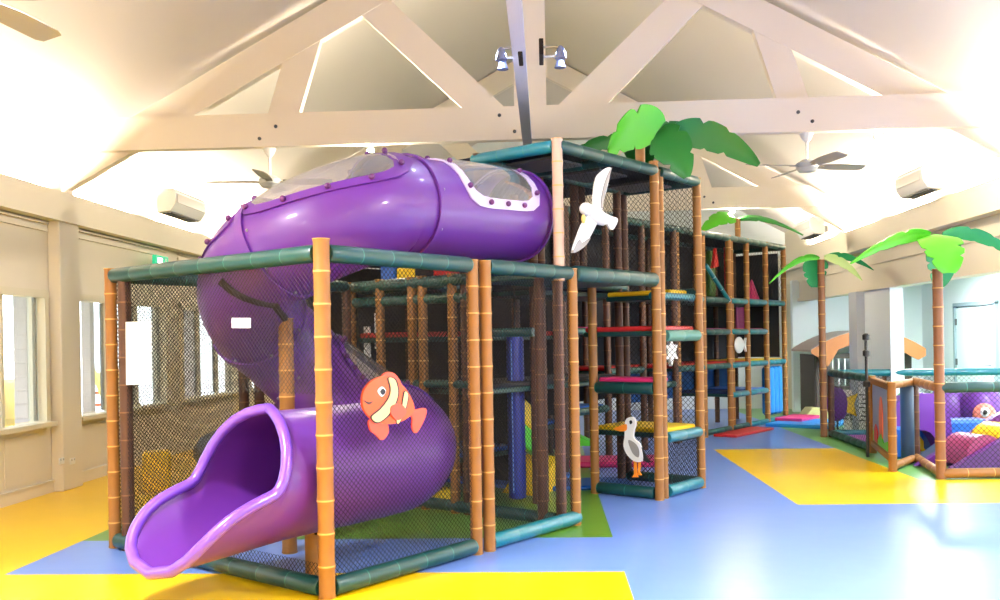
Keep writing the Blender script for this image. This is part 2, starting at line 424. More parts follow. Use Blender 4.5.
# ------------------------------------------------------------------ trusses
SL = (ZR-ZW)/(CX-XL)
def truss(Y, label):
    t = empty('roof_truss', (CX, Y, 0), 0, label, 'roof truss', 'white timber roof trusses'); t['kind'] = 'structure'
    inv = inv_of((CX, Y, 0))
    TH = .12
    def plank(pts, y, name, n=TH):
        m = MB(); m.prism([(p[0], y, p[1]) for p in pts], (0, 1, 0), n); return m.build(name, BEAM, t, smooth=False, inv=inv)
    c0, c1 = 3.82, 4.19
    def rt(x): return ZR-.02-SL*abs(x-CX)*(1.0)
    # rafters (just under ceiling)
    dv = .40
    plank([(XL+.02, rt(XL)-.01), (CX, rt(CX)), (CX, rt(CX)-dv), (XL+.02, rt(XL)-dv)], Y, 'rafter')
    plank([(XR-.02, rt(XR)-.01), (CX, rt(CX)), (CX, rt(CX)-dv), (XR-.02, rt(XR)-dv)], Y, 'rafter')
    xa = CX-(ZR-c1)/SL; xb = CX+(ZR-c1)/SL
    xa2 = max(XL+.02, CX-(ZR-c0-.05)/SL); xb2 = min(XR-.02, CX+(ZR-c0-.05)/SL)
    plank([(xa, c1), (xb, c1), (xb2, c0), (xa2, c0)], Y-.125, 'tie_beam')
    A = lambda x, y: (lambda p: (p.x, p.z))(onY(x, y, 10.4))
    plank([(CX-.19, c1-.02), (CX+.17, c1-.02), (CX+.17, rt(CX)-.3), (CX-.19, rt(CX)-.3)], Y-.01, 'king_post')
    plank([A(471, 116), A(512, 114), A(390, 0), A(345, 0)], Y+.008, 'strut', .1)
    plank([A(550, 113), A(599, 112), A(712, -4), A(667, -2)], Y+.008, 'strut', .1)
    plank([A(265, 124), A(296, 123), A(324, 27), A(286, 48)], Y+.008, 'web_post', .1)
    plank([A(780, 108), A(812, 107), A(787, 35), A(748, 13)], Y+.008, 'web_post', .1)
    for q in ((279, 129), (263, 141), (795, 115), (809, 124), (500, 118), (515, 134)):
        p = onY(q[0], q[1], 10.4); b = MB().lathe([(.02, 0), (.02, .012), (.012, .02)], 10, Matrix.Translation((p.x, Y-.125, p.z)) @ Matrix.Rotation(PI/2, 4, 'X'))
        b.build('bolt', DGREY, t, inv=inv)
    for s in (-1, 1):     # wall end stubs
        x = XL+.06 if s < 0 else XR-.06
        m = MB().box((x, Y+.06, (ZF+rt(XL)-dv)/2+.1), (.09, .1, rt(XL)-dv-ZF+.2)); m.build('corbel', BEAM, t, smooth=False, inv=inv)
truss(4.4, 'white timber roof truss over the room, nearest the camera')
truss(10.4, 'white timber roof truss whose tie beam crosses above the play tower')
truss(16.4, 'white timber roof truss farther back, behind the palm leaves')

truss(-.4, 'white timber roof truss behind the camera position')
# longitudinal steel channel with twin spot lamps
m = MB().box((-.17, 7.0, 3.84), (.1, 7.2, .1)); m.box((-.17, 7.0, 3.79), (.07, 7.2, .012))
o = m.build('lighting_channel', mat('grey_channel_steel', (190, 194, 214), .5, 0), smooth=False)
tag(o, 'grey steel channel running lengthwise below the roof ridge', 'channel')
p = hit(531, 55, (0, 0, 3.8), (0, 0, 1))
for sg, lab in ((-1, 'twin spot lamp glowing on the left side of the steel channel'), (1, 'twin spot lamp glowing on the right side of the steel channel')):
    t = empty('spot_lamp', (p.x+sg*.07, p.y, 3.82), 0, lab, 'spot lamp', 'twin spot lamps on the channel')
    MB().box((sg*.01, 0, 0), (.035, .3, .12), bev=.005).build('mounting_plate', DSTEEL, t, smooth=False)
    for k, yy in enumerate((.12, -.12)):
        MB().tube([(sg*.02, yy, 0), (sg*.13, yy, 0), (sg*.15, yy, -.02)], .01, 8).build('arm', STEEL, t)
        MB().ell((sg*.155, yy, -.03), (.03, .03, .04)).lathe([(.03, -.04), (.045, -.09)], 12, Matrix.Translation((sg*.155, yy, 0))).build('lamp_head', mat('lamp_steel', (120, 130, 170), .4, .4), t)
        MB().ell((sg*.16, 0, -.02), (.04, .05, .035)).build('bulb', LAMP, t) if k == 0 else None
# floodlights on trusses (two seen at the tie beam's lower edge)
def area(loc, rot, sx, sy, power, col=(1, .93, .82), name='lamp_light', portal=False, parent=None, spread=None):
    d = bpy.data.lights.new(name, 'AREA'); d.shape = 'RECTANGLE'; d.size = sx; d.size_y = sy; d.energy = power; d.color = col
    if spread: d.spread = spread
    o = bpy.data.objects.new(name, d); C.objects.link(o); o.location = loc; o.rotation_euler = rot
    if portal: d.cycles.is_portal = True
    if parent: o.parent = parent
    return o
fl_labels = ['glowing floodlight under the tie beam, above the purple slide', 'glowing floodlight under the tie beam, near the right wall']
fl = []
for k, (px, py) in enumerate(((371, 149), (878, 136))):
    p = onY(px, py, 10.55)
    t = empty('flood_light', (p.x, 10.55, 3.80), 0, fl_labels[k], 'flood light', 'floodlights under the tie beam'); fl.append(t)
    MB().box((0, 0, 0), (.09, .05, .05), bev=.01).build('housing', STEEL, t, smooth=False)
    MB().box((0, -.028, -.01), (.06, .01, .03)).build('lens', LAMP, t, smooth=False)
    MB().bar((0, 0, .03), (0, -.02, .16), .03, .02, up=(1, 0, 0)).build('bracket', DGREY, t, smooth=False)

for k, xx in enumerate((-3.3, 3.3)):  # far pair added to throw more light on the right wall pier
    t = empty('flood_light', (xx, 16.5, 3.80), 0, ['small floodlight under the farther tie beam, on its left', 'small floodlight under the farther tie beam, on its right'][k], 'flood light', 'floodlights under the tie beam'); fl.append(t)
    MB().box((0, 0, 0), (.09, .05, .05), bev=.01).build('housing', STEEL, t, smooth=False)
    MB().box((0, -.028, -.01), (.06, .01, .03)).build('lens', LAMP, t, smooth=False)
# ------------------------------------------------------------------ ceiling fans
def fan(x, y, z, rz, top, label):
    t = empty('ceiling_fan', (x, y, z), rz, label, 'ceiling fan', 'white ceiling fans')
    MB().lathe([(.03, -.07), (.09, -.06), (.12, -.02), (.12, .03), (.06, .07), (.02, .08)], 18).build('motor', GREY, t)
    MB().tube([(0, 0, .07), (0, 0, top-.02)], .014, 8).build('rod', WHITE, t)
    MB().lathe([(.02, top-.1), (.05, top-.06), (.075, top)], 14).build('canopy', WHITE, t)
    for k in range(4):
        a = k*PI/2; M = Matrix.Rotation(a, 4, 'Z')
        m = MB(); n = 10; pts = []
        for i in range(n+1):
            s = i/n; L = .15+s*.55; wd = .055+.025*min(1, s*3)-(.02 if i == n else 0)
            pts.append((L, wd))
        T = Matrix.Rotation(math.radians(-14), 4, 'X')
        poly = [(a_, b_, 0) for a_, b_ in pts]+[(a_, -b_, 0) for a_, b_ in reversed(pts)]
        poly = [M @ (T @ Vector(q)) for q in poly]
        m.prism(poly, M @ (T @ Vector((0, 0, 1))), .008); m.bar(M @ Vector((.08, 0, 0)), M @ Vector((.2, 0, 0)), .04, .012)
        m.build('blade', mat('fan_blade_grey', (150, 146, 138), .6), t, smooth=False)
p = onY(807, 170, 10.4); fan(p.x, 10.4, 3.46, .25, .36, 'white ceiling fan hanging right of the palm leaves')
p = onY(270, 180, 10.4); fan(p.x, 10.4, 3.44, .12, .38, 'white ceiling fan hanging behind the top of the slide')
fan(-3.0, 4.75, 3.46, math.radians(84), 1.68, 'ceiling fan with one grey blade showing in the upper corner')

# ------------------------------------------------------------------ air conditioners
def aircon(pts_x, yc, zc, L, label, sg):
    t = empty('air_conditioner', (pts_x, yc, zc), 0, label, 'air conditioner', 'wall air conditioners above the frieze')
    t.scale = (1.1, 1, 1.2)
    prof = [(0, -.13), (.17, -.11), (.23, -.03), (.24, .1), (.2, .14), (0, .14)]
    m = MB(); m.prism([(sg*-a, -L/2, b) for a, b in prof], (0, 1, 0), L); m.build('housing', WHITE, t, smooth=True)
    m = MB()
    for k in range(3): m.box((sg*-(.06+k*.05), 0, -.132+.004*k), (.03, L*.86, .012))
    m.build('vent_louvre', DGREY, t, smooth=False)
    m = MB().box((sg*-.243, 0, .03), (.006, L*.9, .1)); m.build('front_panel', mat('ac_panel', (214, 208, 204), .3), t, smooth=False)
    m = MB().box((sg*.06, 0, -.02), (.16, .3, .1)); m.build('wall_bracket', GREY, t, smooth=False)
aircon(-5.17, 12.75, 3.55, 1.1, 'white air conditioner on the left wall above the frieze', -1)
aircon(5.0, 12.35, 3.56, .9, 'nearer white air conditioner on the right wall', 1)
aircon(5.0, 17.3, 3.55, .9, 'far white air conditioner on the right wall, beyond the palm', 1)
# exit sign on left wall
p = hit(164, 263, (XL+.25, 0, 0), (1, 0, 0))
t = empty('exit_sign', (XL+.2, p.y, p.z), 0, 'green and white exit sign high on the left wall', 'exit sign')
MB().box((.0, 0, 0), (.06, .42, .2), bev=.01).build('sign_box', mat('exit_green', (20, 150, 110), .4, emit=1.2), t, smooth=False)
MB().box((.034, -.09, 0), (.004, .14, .13)).build('sign_panel', mat('exit_white', (240, 255, 250), .4, emit=2.5), t, smooth=False)
m = MB()
m.ell((.036, .1, .055), (.003, .016, .016), n=8, m=5); m.bar((.036, .09, .035), (.036, .105, -.01), .004, .02, up=(1, 0, 0)); m.bar((.036, .105, -.01), (.036, .07, -.06), .004, .014, up=(1, 0, 0)); m.bar((.036, .105, -.01), (.036, .14, -.05), .004, .014, up=(1, 0, 0)); m.bar((.036, .09, .03), (.036, .14, .02), .004, .01, up=(1, 0, 0))
m.build('running_figure', WHITE, t, smooth=False)
MB().box((-.06, 0, .0), (.09, .06, .06)).build('bracket', GREY, t, smooth=False)
# power sockets on left wall
for k, px in enumerate((62, 73)):
    q = hit(px, 461, (XL+.15, 0, 0), (1, 0, 0))
    t = empty('wall_socket', (XL+.145, q.y, q.z), 0, ['white wall socket low on the left pilaster', 'second wall socket low on the pilaster, nearer the netting'][k], 'socket')
    MB().box((0, 0, 0), (.012, .11, .07), bev=.003).build('plate', WHITE, t, smooth=False)
    MB().box((.008, .03, .015), (.006, .015, .022)).box((.008, -.03, .015), (.006, .015, .022)).build('switch', GREY, t, smooth=False)

# ------------------------------------------------------------------ foam posts, rails, nets
_pc = {}
def post_mesh(h, style, r=.047):
    k = (round(h, 3), style, r)
    if k in _pc: return _pc[k]
    n = max(1, round(h/.21)); dz = h/n; prof = []; mis = []
    for i in range(n):
        z = i*dz
        prof += [(r*1.03, z+.006), (r*.97, z+.03), (r*.965, z+dz*.5), (r*.98, z+dz-.02), (r*1.04, z+dz-.005)]
        mis += [0, 0, 0, 0, 1]
    prof = [(r*.95, 0)]+prof+[(r*1.08, h)]; mis = [1]+mis
    m = MB().lathe(prof, 14, mis=mis[:len(prof)-1])
    ms = {'bam': (BAM, BAMJ), 'brn': (BRN, BRNJ), 'pale': (PALE, BAMJ), 'tan': (mat('tan_foam', (130, 84, 52), .5, noise=.12, scale=9), BAMJ)}[style]
    me = m.build('post', ms, smooth=True, ang=60); data = me.data; bpy.data.objects.remove(me)
    _pc[k] = data; return data
def post(t, u, v, z0, z1, style='bam', r=.047, name='post'):
    o = bpy.data.objects.new(name, post_mesh(z1-z0, style, r)); C.objects.link(o); o.parent = t; o.location = (u, v, z0); return o
def rail(t, a, b, r=.055, mats=(None, None), name='rail', seg=.3):
    mats = mats or (GRN, GRNJ); mats = (mats[0] or GRN, mats[1] or GRNJ)
    a = Vector(a); b = Vector(b); L = (b-a).length; d = (b-a)/L; n = max(1, round(L/seg))
    M = Matrix.Translation(a) @ d.to_track_quat('Z', 'Y').to_matrix().to_4x4(); prof = [(r*.9, 0)]; mis = [0]
    for i in range(n):
        z = i*L/n; prof += [(r, z+.008), (r, z+L/n-.014), (r*.96, z+L/n-.005)]; mis += [0, 1, 0]
    prof[-1] = (r*.9, L)
    return MB().lathe(prof, 12, M, mis[:len(prof)-1]).build(name, mats, t, ang=50)
def net(t, a, b, z0, z1, cell=.038, th=.0042, mtl=None, name='net', ztop=None):
    """diamond netting between ground points a,b (u,v) and heights z0..z1, real twine"""
    a = Vector((a[0], a[1], 0)); b = Vector((b[0], b[1], 0)); Wd = (b-a).length; d = (b-a)/Wd; H = z1-z0
    nrm = Vector((-d.y, d.x, 0)); m = MB()
    def line(p, q):
        P = a + d*p[0] + Vector((0, 0, z0+p[1])); Q = a + d*q[0] + Vector((0, 0, z0+q[1]))
        dr = (Q-P).normalized(); s = dr.cross(nrm)*th/2; n_ = nrm*th/2
        m.add([P+s, P+n_, P-s, P-n_, Q+s, Q+n_, Q-s, Q-n_], [(0, 1, 5, 4), (1, 2, 6, 5), (2, 3, 7, 6), (3, 0, 4, 7)])
    k = -math.floor(H/cell)
    while k*cell < Wd:      # rising lines x - y = k*cell
        c = k*cell; x0 = max(0, c); y0 = x0-c; x1 = min(Wd, c+H); y1 = x1-c
        if x1-x0 > .004: line((x0, y0), (x1, y1))
        k += 1
    k = 1
    while k*cell < Wd+H:
        c = k*cell; x0 = max(0, c-H); x1 = min(Wd, c)
        if x1-x0 > .004: line((x0, c-x0), (x1, c-x1))
        k += 1
    return m.build(name, mtl or NET, t, smooth=False)
def hnet(t, u0_, u1_, v0_, v1_, z, cell=.1, th=.006, name='roof_net'):
    m = MB()
    x = u0_
    while x <= u1_: m.box((x, (v0_+v1_)/2, z), (th, v1_-v0_, th)); x += cell
    y = v0_
    while y <= v1_: m.box(((u0_+u1_)/2, y, z), (u1_-u0_, th, th)); y += cell
    return m.build(name, NET, t, smooth=False)
def pad(t, u0_, u1_, v0_, v1_, z, top, name='deck', side=None, th=.1):
    m = MB().box(((u0_+u1_)/2, (v0_+v1_)/2, z-th*.75), (u1_-u0_, v1_-v0_, th*.5), bev=.01)
    m.box(((u0_+u1_)/2, (v0_+v1_)/2, z-th*.25), (u1_-u0_-.02, v1_-v0_-.02, th*.5), bev=.015, mi=1)
    return m.build(name, (side or GRN, top), t, smooth=False)
def panel(t, a, b, z0, z1, mtl, name='panel', th=.03):
    a = Vector((a[0], a[1], (z0+z1)/2)); b = Vector((b[0], b[1], (z0+z1)/2))
    return MB().bar(a, b, th, z1-z0, bev=.008).build(name, mtl, t, smooth=False)

H1 = 2.17; HT = 3.25
# --- slide enclosure
en = empty('net_enclosure', ORG, ANG, 'netted enclosure of bamboo-look posts and dark green rails around the slide', 'play enclosure')
UA, UB1, UB2, UC = 0, 1.46, 1.60, 2.79
post(en, 0, 0, 0, H1+.09, r=.054); post(en, UB1, 0, 0, H1+.04); post(en, UB2, -.01, 0, H1+.04); post(en, UC, 0, 0, H1+.04)
VL = 2.55
post(en, 0, VL, 0, H1+.06); post(en, .02, VL-.17, 0, H1, 'brn', r=.052)
post(en, 1.25, VL, 0, H1, 'brn'); post(en, 1.42, VL, 0, H1, 'brn'); post(en, 2.5, VL, 0, H1, 'brn')
for (a, b) in (((0, .05), (0, VL-.05)), ((.05, 0), (UB1-.04, 0)), ((UB2+.04, 0), (UC-.04, 0)), ((.05, VL), (2.5, VL))):
    rail(en, (*a, H1), (*b, H1), .058)
rail(en, (0, .05, .065), (0, VL-.05, .065), .06); rail(en, (.05, 0, .065), (UB1-.04, 0, .065), .06)
rail(en, (UB2+.03, 0, .065), (UC+.02, 0, .065), .06, (TEAL, GRNJ)); rail(en, (.05, VL, .065), (2.5, VL, .065), .06)
net(en, (.05, 0), (UB1-.04, 0), .12, H1-.05); net(en, (UB2+.04, 0), (UC-.04, 0), .12, H1-.05)
# left face net leaves an opening for the slide mouth
net(en, (0, .95), (0, VL-.22), .12, H1-.05); net(en, (0, .05), (0, .95), 1.28, H1-.05)
net(en, (.05, VL), (2.5, VL), .12, H1-.05, .034, .006)
net(en, (0, .05), (0, .95), .12, .21)

# --- climbing tower
tw = empty('climbing_tower', W(UC, 0), ANG, 'tall three-bay climbing tower with dark green top rails and netting', 'climbing tower')
TWO = Vector((UC, 0, 0))
class Off:   # children given in grid coordinates
    pass
tw.location = ORG     # base corner shared with grid origin so children use grid coordinates
UG, UD2, UE, UF = 2.63, 3.45, 4.26, 5.17
post(tw, UG, .02, 2.1, 3.31, 'pale'); post(tw, UG, .04, 0, 2.1, 'brn'); post(tw, UE, 0, 0, 3.34); post(tw, UE+.13, .02, 0, 3.27); post(tw, UF, 0, 0, 3.29); post(tw, UE, .75, 0, H1+.02)
for (u, v, h, s) in ((UG, .9, 3.3, 'brn'), (UG+.02, 1.1, 3.2, 'brn'), (UG, 1.24, H1+.06, 'bam'), (UG, 1.62, H1+.06, 'bam'), (UG, 1.76, H1+.06, 'bam'), (UG, 2.2, H1+.06, 'bam'), (UG, 2.62, H1+.05, 'bam'),
                     (UD2, .9, 3.25, 'brn'), (UD2+.12, .9, 3.25, 'brn'), (UF, .9, 3.25, 'brn'), (UF-.14, .9, 3.25, 'brn'),
                     (UD2, 1.75, H1, 'brn'), (UE, 1.75, 3.2, 'brn'), (UF, 1.75, 3.2, 'brn'), (UD2, 2.6, H1, 'brn'), (UE, 2.6, H1, 'brn'), (UF, 2.6, H1, 'brn'), (UF-.12, 1.75, 3.2, 'brn'), (UG-.02, .22, H1, 'brn')):
    post(tw, u, v, 0, h, s)
T2 = (TEAL, GRNJ)
post(tw, UE, .95, 2.2, 3.25, 'brn'); post(tw, UE+.13, .95, 2.2, 3.25, 'brn')
rail(tw, (UG, .02, HT), (UE, 0, HT)); rail(tw, (UE+.1, 0, HT), (UF, 0, HT)); rail(tw, (UG, .06, HT), (UG, .95, HT), .055, T2)
rail(tw, (UG, .9, HT), (UF, .9, HT), .045); rail(tw, (UF, .04, HT), (UF, .9, HT)); rail(tw, (UD2, 0, HT-.02), (UD2, .9, HT-.02), .045)
rail(tw, (UC+.04, 0, H1), (UE-.04, 0, H1), .07); rail(tw, (UG, .9, H1), (UF, .9, H1), .05); rail(tw, (UF, 0, H1-.1), (UF, .9, H1-.1), .05)
rail(tw, (UG, .1, .065), (UG, VL, .065), .055); rail(tw, (UE+.17, 0, .065), (UF-.04, 0, .065), .06, T2); rail(tw, (UE, .05, .065), (UE, .71, .065), .06)
rail(tw, (UF, .05, .065), (UF, .9, .065)); rail(tw, (UE, .04, 1.1), (UE, .71, 1.1), .06); rail(tw, (UE+.17, 0, .6), (UF-.04, 0, .6), .055, T2)
rail(tw, (UE+.17, 0, 1.62), (UF-.04, 0, 1.62), .058, (mat('sage_vinyl', (70, 128, 116), .35), GRNJ)); rail(tw, (UG, .95, H1), (UG, VL+.1, H1), .055); rail(tw, (UG+.02, .95, H1-.16), (UG+.02, VL+.1, H1-.16), .05)
rail(tw, (UG, .95, 1.2), (UG, VL, 1.2), .04); rail(tw, (UG, .3, 1.67), (UG, .95, 1.67), .04)
rail(tw, (UE, .05, 2.02), (UF, .05, 2.02), .04, T2)
pad(tw, UG, UE, .02, .9, H1+.06, NAVY); pad(tw, UE+.25, UF, .04, .9, .68, YEL); pad(tw, UE+.05, UF, .04, .9, 1.72, RED); pad(tw, UE+.02, UE+.36, .06, .72, 1.2, PINK)
pad(tw, UE+.5, UF, .1, .9, 2.1, YEL)
pad(tw, UG+.05, UF, .95, 1.74, 1.2, CHAR); pad(tw, UG+.05, UF, 1.78, 2.58, 1.7, RED); pad(tw, UD2+.1, UF, .95, 1.7, 2.15, CHAR); pad(tw, UE, UF, 1.78, 2.58, .66, BLUE)
pad(tw, UG+.05, UE, 1.78, 2.58, .45, BLUE)
roof = MB().box(((UG+UF)/2, .46, HT+.045), (UF-UG-.08, .84, .02)); roof.build('roof_sheet', CHAR, tw, smooth=False)
for uu in (UG+.42, UG+1.22, UE+.5): 
    m = MB().box((uu, .46, HT-.05), (.5, .5, .02)); m.build('roof_pad', DGREY, tw, smooth=False)
panel(tw, (UG+.05, .93), (UE, .93), 2.45, HT-.05, CHAR, 'back_panel') if False else None
net(tw, (UG+.05, .9), (UF-.05, .9), H1+.1, HT-.05, .06, .005); net(tw, (UE+.17, 0), (UF-.05, 0), 1.7, HT-.05, .06, .003)
net(tw, (UE+.17, 0), (UF-.04, 0), .12, .55, .045, .005); net(tw, (UE, .06), (UE, .7), .12, 1.04, .045, .005); net(tw, (UF, .05), (UF, .85), .12, HT-.05, .06, .005)
net(tw, (UG-.02, 1.0), (UG-.02, VL), .12, H1-.22, .05, .005); net(tw, (UG+.05, .02), (UE-.05, .02), H1+.1, HT-.05, .07, .0025)
net(tw, (UG+.1, 1.75), (UF, 1.75), .1, H1, .05, .005)
VP = 3.3
panel(tw, (UG-.03, VP), (7.4, VP), .02, 2.45, CHAR, 'back_panel'); panel(tw, (UG+.1, 2.64), (UE, 2.64), 1.2, H1, CHAR, 'inner_panel'); panel(tw, (UE, 1.8), (UE, 3.25), .02, H1, CHAR, 'inner_panel')
panel(tw, (UF, 1.8), (UF, 3.25), .7, HT-.1, CHAR, 'inner_panel'); panel(tw, (UE+.1, 1.8), (UF, 1.8), 2.2, HT-.1, CHAR, 'inner_panel'); panel(tw, (UG+.1, 1.8), (UE-.1, 1.8), 2.25, HT-.15, CHAR, 'inner_panel')
m = MB().box(((UG+UF)/2, 1.75, HT+.02), (UF-UG, 1.7, .02)); m.build('roof_sheet', CHAR, tw, smooth=False)  # sheets over the rear bays, added to darken the interior
m = MB().box(((UG+UF)/2, 2.9, H1+.3), (UF-UG, .8, .02)); m.build('roof_sheet', CHAR, tw, smooth=False)

pad(tw, UG+.06, UD2, 1.4, 2.6, H1+.03, NAVY)
def blk(name, uvz, size, mtl, label, cat, rot=0, tilt=0, shape=None, group=None):
    p = W(*uvz); M = Matrix.Rotation(tilt, 4, 'Y')
    m = MB()
    if shape == 'wedge':
        x, y, z = size; m.prism([(-x/2, -y/2, 0), (x/2, -y/2, 0), (-x/2, -y/2, z)], (0, 1, 0), y)
    elif shape == 'cone':
        m.lathe([(size[0], 0), (size[0]*.96, .03), (size[0]*.5, size[2]*.5), (.01, size[2])], 18)
    elif shape == 'cyl':
        m.lathe([(size[0]*.9, 0), (size[0], .03), (size[0], size[2]-.03), (size[0]*.9, size[2])], 18)
    else:
        m.box((0, 0, size[2]/2), size, bev=.02)
    if tilt: m.v = [M @ q for q in m.v]
    o = m.build(name, mtl, smooth=True, ang=40); o.location = p; o.rotation_euler = (0, 0, ANG+rot)
    tag(o, label, cat, group); return o
# hanging bag
t = empty('punch_bag', W(3.42, 1.12, .03), ANG, 'royal blue padded bag hanging upright inside the netting', 'punch bag')
MB().lathe([(.05, 0), (.085, .015), (.088, .1), (.088, 1.56), (.08, 1.62), (.02, 1.66)], 18).build('bag', DBLUE, t)
MB().box((-.087, -.02, .82), (.006, .012, 1.5)).build('seam', mat('pale_blue_seam', (110, 150, 230), .4), t, smooth=False)
MB().tube([(0, 0, 1.64), (0, 0, 2.1)], .008, 8).build('strap', BLACK, t)
blk('climbing_step', (3.95, 1.45, .72), (.32, .1, .22), YEL, 'yellow foam climbing step behind the blue bag, uppermost', 'foam step', tilt=.6)
blk('climbing_step', (3.95, 1.42, .46), (.34, .1, .2), LIME, 'green foam climbing step below the yellow one', 'foam step', tilt=.6)
blk('foam_ramp', (4.0, 1.4, .0), (.45, .4, .36), YEL, 'yellow netted ramp behind the blue bag at floor level', 'ramp', shape='wedge', rot=PI)
blk('foam_bench', (2.95, 2.05, .0), (.5, .7, .12), YEL, 'low yellow pad on the green floor behind the slide', 'foam pad')
blk('foam_block', (3.1, 2.47, H1+.03), (.2, .22, .3), BLUE, 'tall blue foam block seen above the second rail', 'foam block')
blk('foam_block', (3.1, 2.18, H1+.03), (.25, .28, .17), YEL, 'yellow foam block beside the tall blue one', 'foam block')
blk('foam_block', (3.1, 1.77, H1+.03), (.25, .42, .22), RED, 'red foam block beside the yellow one', 'foam block')
blk('floor_mat', W and (4.6, 2.1, .0), (1.2, 1.0, .04), BLUE, 'blue floor mat behind the netting near the tower base', 'floor mat')
p = flr(612, 464); q = MUI @ p
blk('floor_mat', (q.x, q.y, 0), (1.2, .7, .07), PINK, 'thick pink mat seen behind the white bird', 'floor mat', rot=-ANG)
q = MUI @ flr(590, 486); blk('floor_mat', (q.x, q.y, 0), (.9, .6, .05), BLUE, 'blue mat on the green floor beside the tower entrance', 'floor mat', rot=-ANG+.1)
q = MUI @ flr(584, 456); blk('foam_ramp', (q.x, q.y, .16), (.4, .4, .2), LIME, 'small lime green ramp near the pink mat', 'ramp', shape='wedge', rot=-ANG)

for k, (v, z) in enumerate(((2.52, 1.42), (2.36, 1.55))):
    o = MB().box((0, 0, .17), (.02, .09, .36), bev=.004).build('hanging_sign', WHITE, smooth=False); o.location = W(UG+.12, v, z); o.rotation_euler = (0, 0, ANG)
    tag(o, ['narrow white sign behind the slide, the left and lower one', 'narrow white sign behind the slide, the right and higher one'][k], 'sign')
# --- rear climbing frame
fr = empty('rear_play_structure', ORG, ANG, 'long rear climbing frame of brown posts, coloured decks and dark back panels', 'climbing frame')
V0 = 2.2
ue_ = [(MUI @ hit(x, 425, W(0, V0), VD)).x for x in (731, 749, 768, 786)]
us = [5.9+(ue_[0]-5.9)*k/5 for k in range(5)]+ue_
for i, u in enumerate(us):
    post(fr, u, V0, 0, HT+.04, 'bam' if i > 3 else 'brn', r=.05); post(fr, u, VP-.12, 0, HT, 'brn')
    if i in (3, 5): post(fr, u+.13, V0+.02, 0, HT+.02, 'bam')
rail(fr, (us[0], V0, HT), (us[-1], V0, HT), .055); rail(fr, (us[-1], V0, HT), (us[-1], VP-.1, HT), .055); rail(fr, (us[0], VP-.1, HT), (us[-1], VP-.1, HT), .05)
panel(fr, (7.42, VP), (us[-1], VP), .66, HT, CHAR, 'back_panel'); panel(fr, (5.3, VP), (7.42, VP), 2.47, HT, CHAR, 'back_panel')
panel(fr, (9.2, VP-.05), (us[-1], VP-.05), .55, 1.15, BLUEP, 'blue_panel'); panel(fr, (us[-1], V0+.1), (us[-1], VP-.15), 1.2, HT-.1, CHAR, 'side_panel')
m = MB().box(((us[0]+us[-1])/2, (V0+VP)/2-.05, HT+.03), (us[-1]-us[0], VP-V0-.1, .02)); m.build('roof_sheet', CHAR, fr, smooth=False)
bays = list(zip(us[:-1], us[1:]))
spec = {0: [(1.7, PINK), (.66, BLUE)], 1: [(1.15, RED), (2.2, PINK)], 2: [(1.7, RED), (.9, BLUE)], 3: [(1.12, RED), (2.2, YEL)], 4: [(1.12, RED), (1.68, MAG), (2.2, GRN)], 5: [(2.2, GRN), (1.68, RED), (1.12, RED), (.62, NAVY)], 6: [(2.2, BLUE), (1.68, MAG), (1.12, YEL), (.62, BLUE)], 7: [(2.2, BLUE), (1.12, YEL)]}
for i, (a, b) in enumerate(bays):
    for (z, c) in spec[i]:
        pad(fr, a+.04, b-.04, V0+.02, VP-.15, z+.06, c)
        rail(fr, (a+.04, V0, z), (b-.04, V0, z), .05, T2 if i > 4 else None)
    if i > 2: rail(fr, (a+.04, V0, .065), (b-.04, V0, .065), .05, T2 if i > 5 else None)
net(fr, (9.7, V0), (us[-1], V0), 2.3, HT-.06, .12, .004)
rail(fr, (us[4]+.05, V0-.03, 2.75), (us[5]-.05, V0-.03, 2.2), .035, (TEAL, WHITE), 'sloping_rail')
# tube squeeze rollers in last bay
for k in range(4):
    t_ = MB().lathe([(.04, .16), (.075, .2), (.075, 1.0), (.04, 1.04)], 14, Matrix.Translation((us[-2]+.14+k*(us[-1]-us[-2]-.28)/3, V0+.08, 0)))
    t_.build('squeeze_roller', CYAN, fr)
def on_frame(px, py, dv=0): 
    p = hit(px, py, W(0, V0+dv), VD); return MUI @ p
def item(name, px, py, dv, mb, mtl, label, cat, group=None):
    q = on_frame(px, py, dv); o = mb.build(name, mtl); o.location = W(q.x, q.y, q.z); o.rotation_euler = (0, 0, ANG); return tag(o, label, cat, group)
item('foam_cone', 752, 303, .5, MB().lathe([(.16, 0), (.15, .04), (.02, .42), (.005, .44)], 16), PINK, 'pink cone on an upper deck of the rear frame', 'foam cone')
item('foam_slab', 729, 297, .5, MB().box((0, 0, .45), (.2, .1, .9), bev=.02), RED, 'tall red foam slab standing on an upper deck', 'foam slab')
item('foam_slab', 711, 297, .5, MB().box((0, 0, .4), (.2, .1, .8), bev=.02), mat('moss_green_vinyl', (70, 110, 50), .5), 'tall moss green slab left of the red one', 'foam slab')
item('foam_arrow', 716, 260, .1, MB().prism([(-.11, 0, -.14), (.11, 0, -.1), (.02, 0, .2)], (0, 1, 0), .05), RED, 'small red pointed flag high on the rear frame', 'foam shape')
item('activity_board', 741, 334, .5, MB().box((0, 0, .25), (.4, .05, .5), bev=.02), MAG, 'magenta and purple panel above the white fish', 'panel')
item('hanging_fish', 739, 345, -.06, MB().ell((0, 0, 0), (.17, .05, .14)).prism([(.15, -.02, 0), (.27, -.02, .12), (.24, -.02, 0), (.27, -.02, -.12)], (0, 1, 0), .04), WHITE, 'white fish figure hanging on the rear frame', 'fish figure')
item('notice', 774, 331, .3, MB().box((0, 0, 0), (.12, .02, .08), bev=.003), WHITE, 'small white notice on the dark panel at the frame end', 'notice')
st = [(math.cos(k*PI/6)*(.16 if k % 2 else .09), math.sin(k*PI/6)*(.16 if k % 2 else .09)) for k in range(12)]
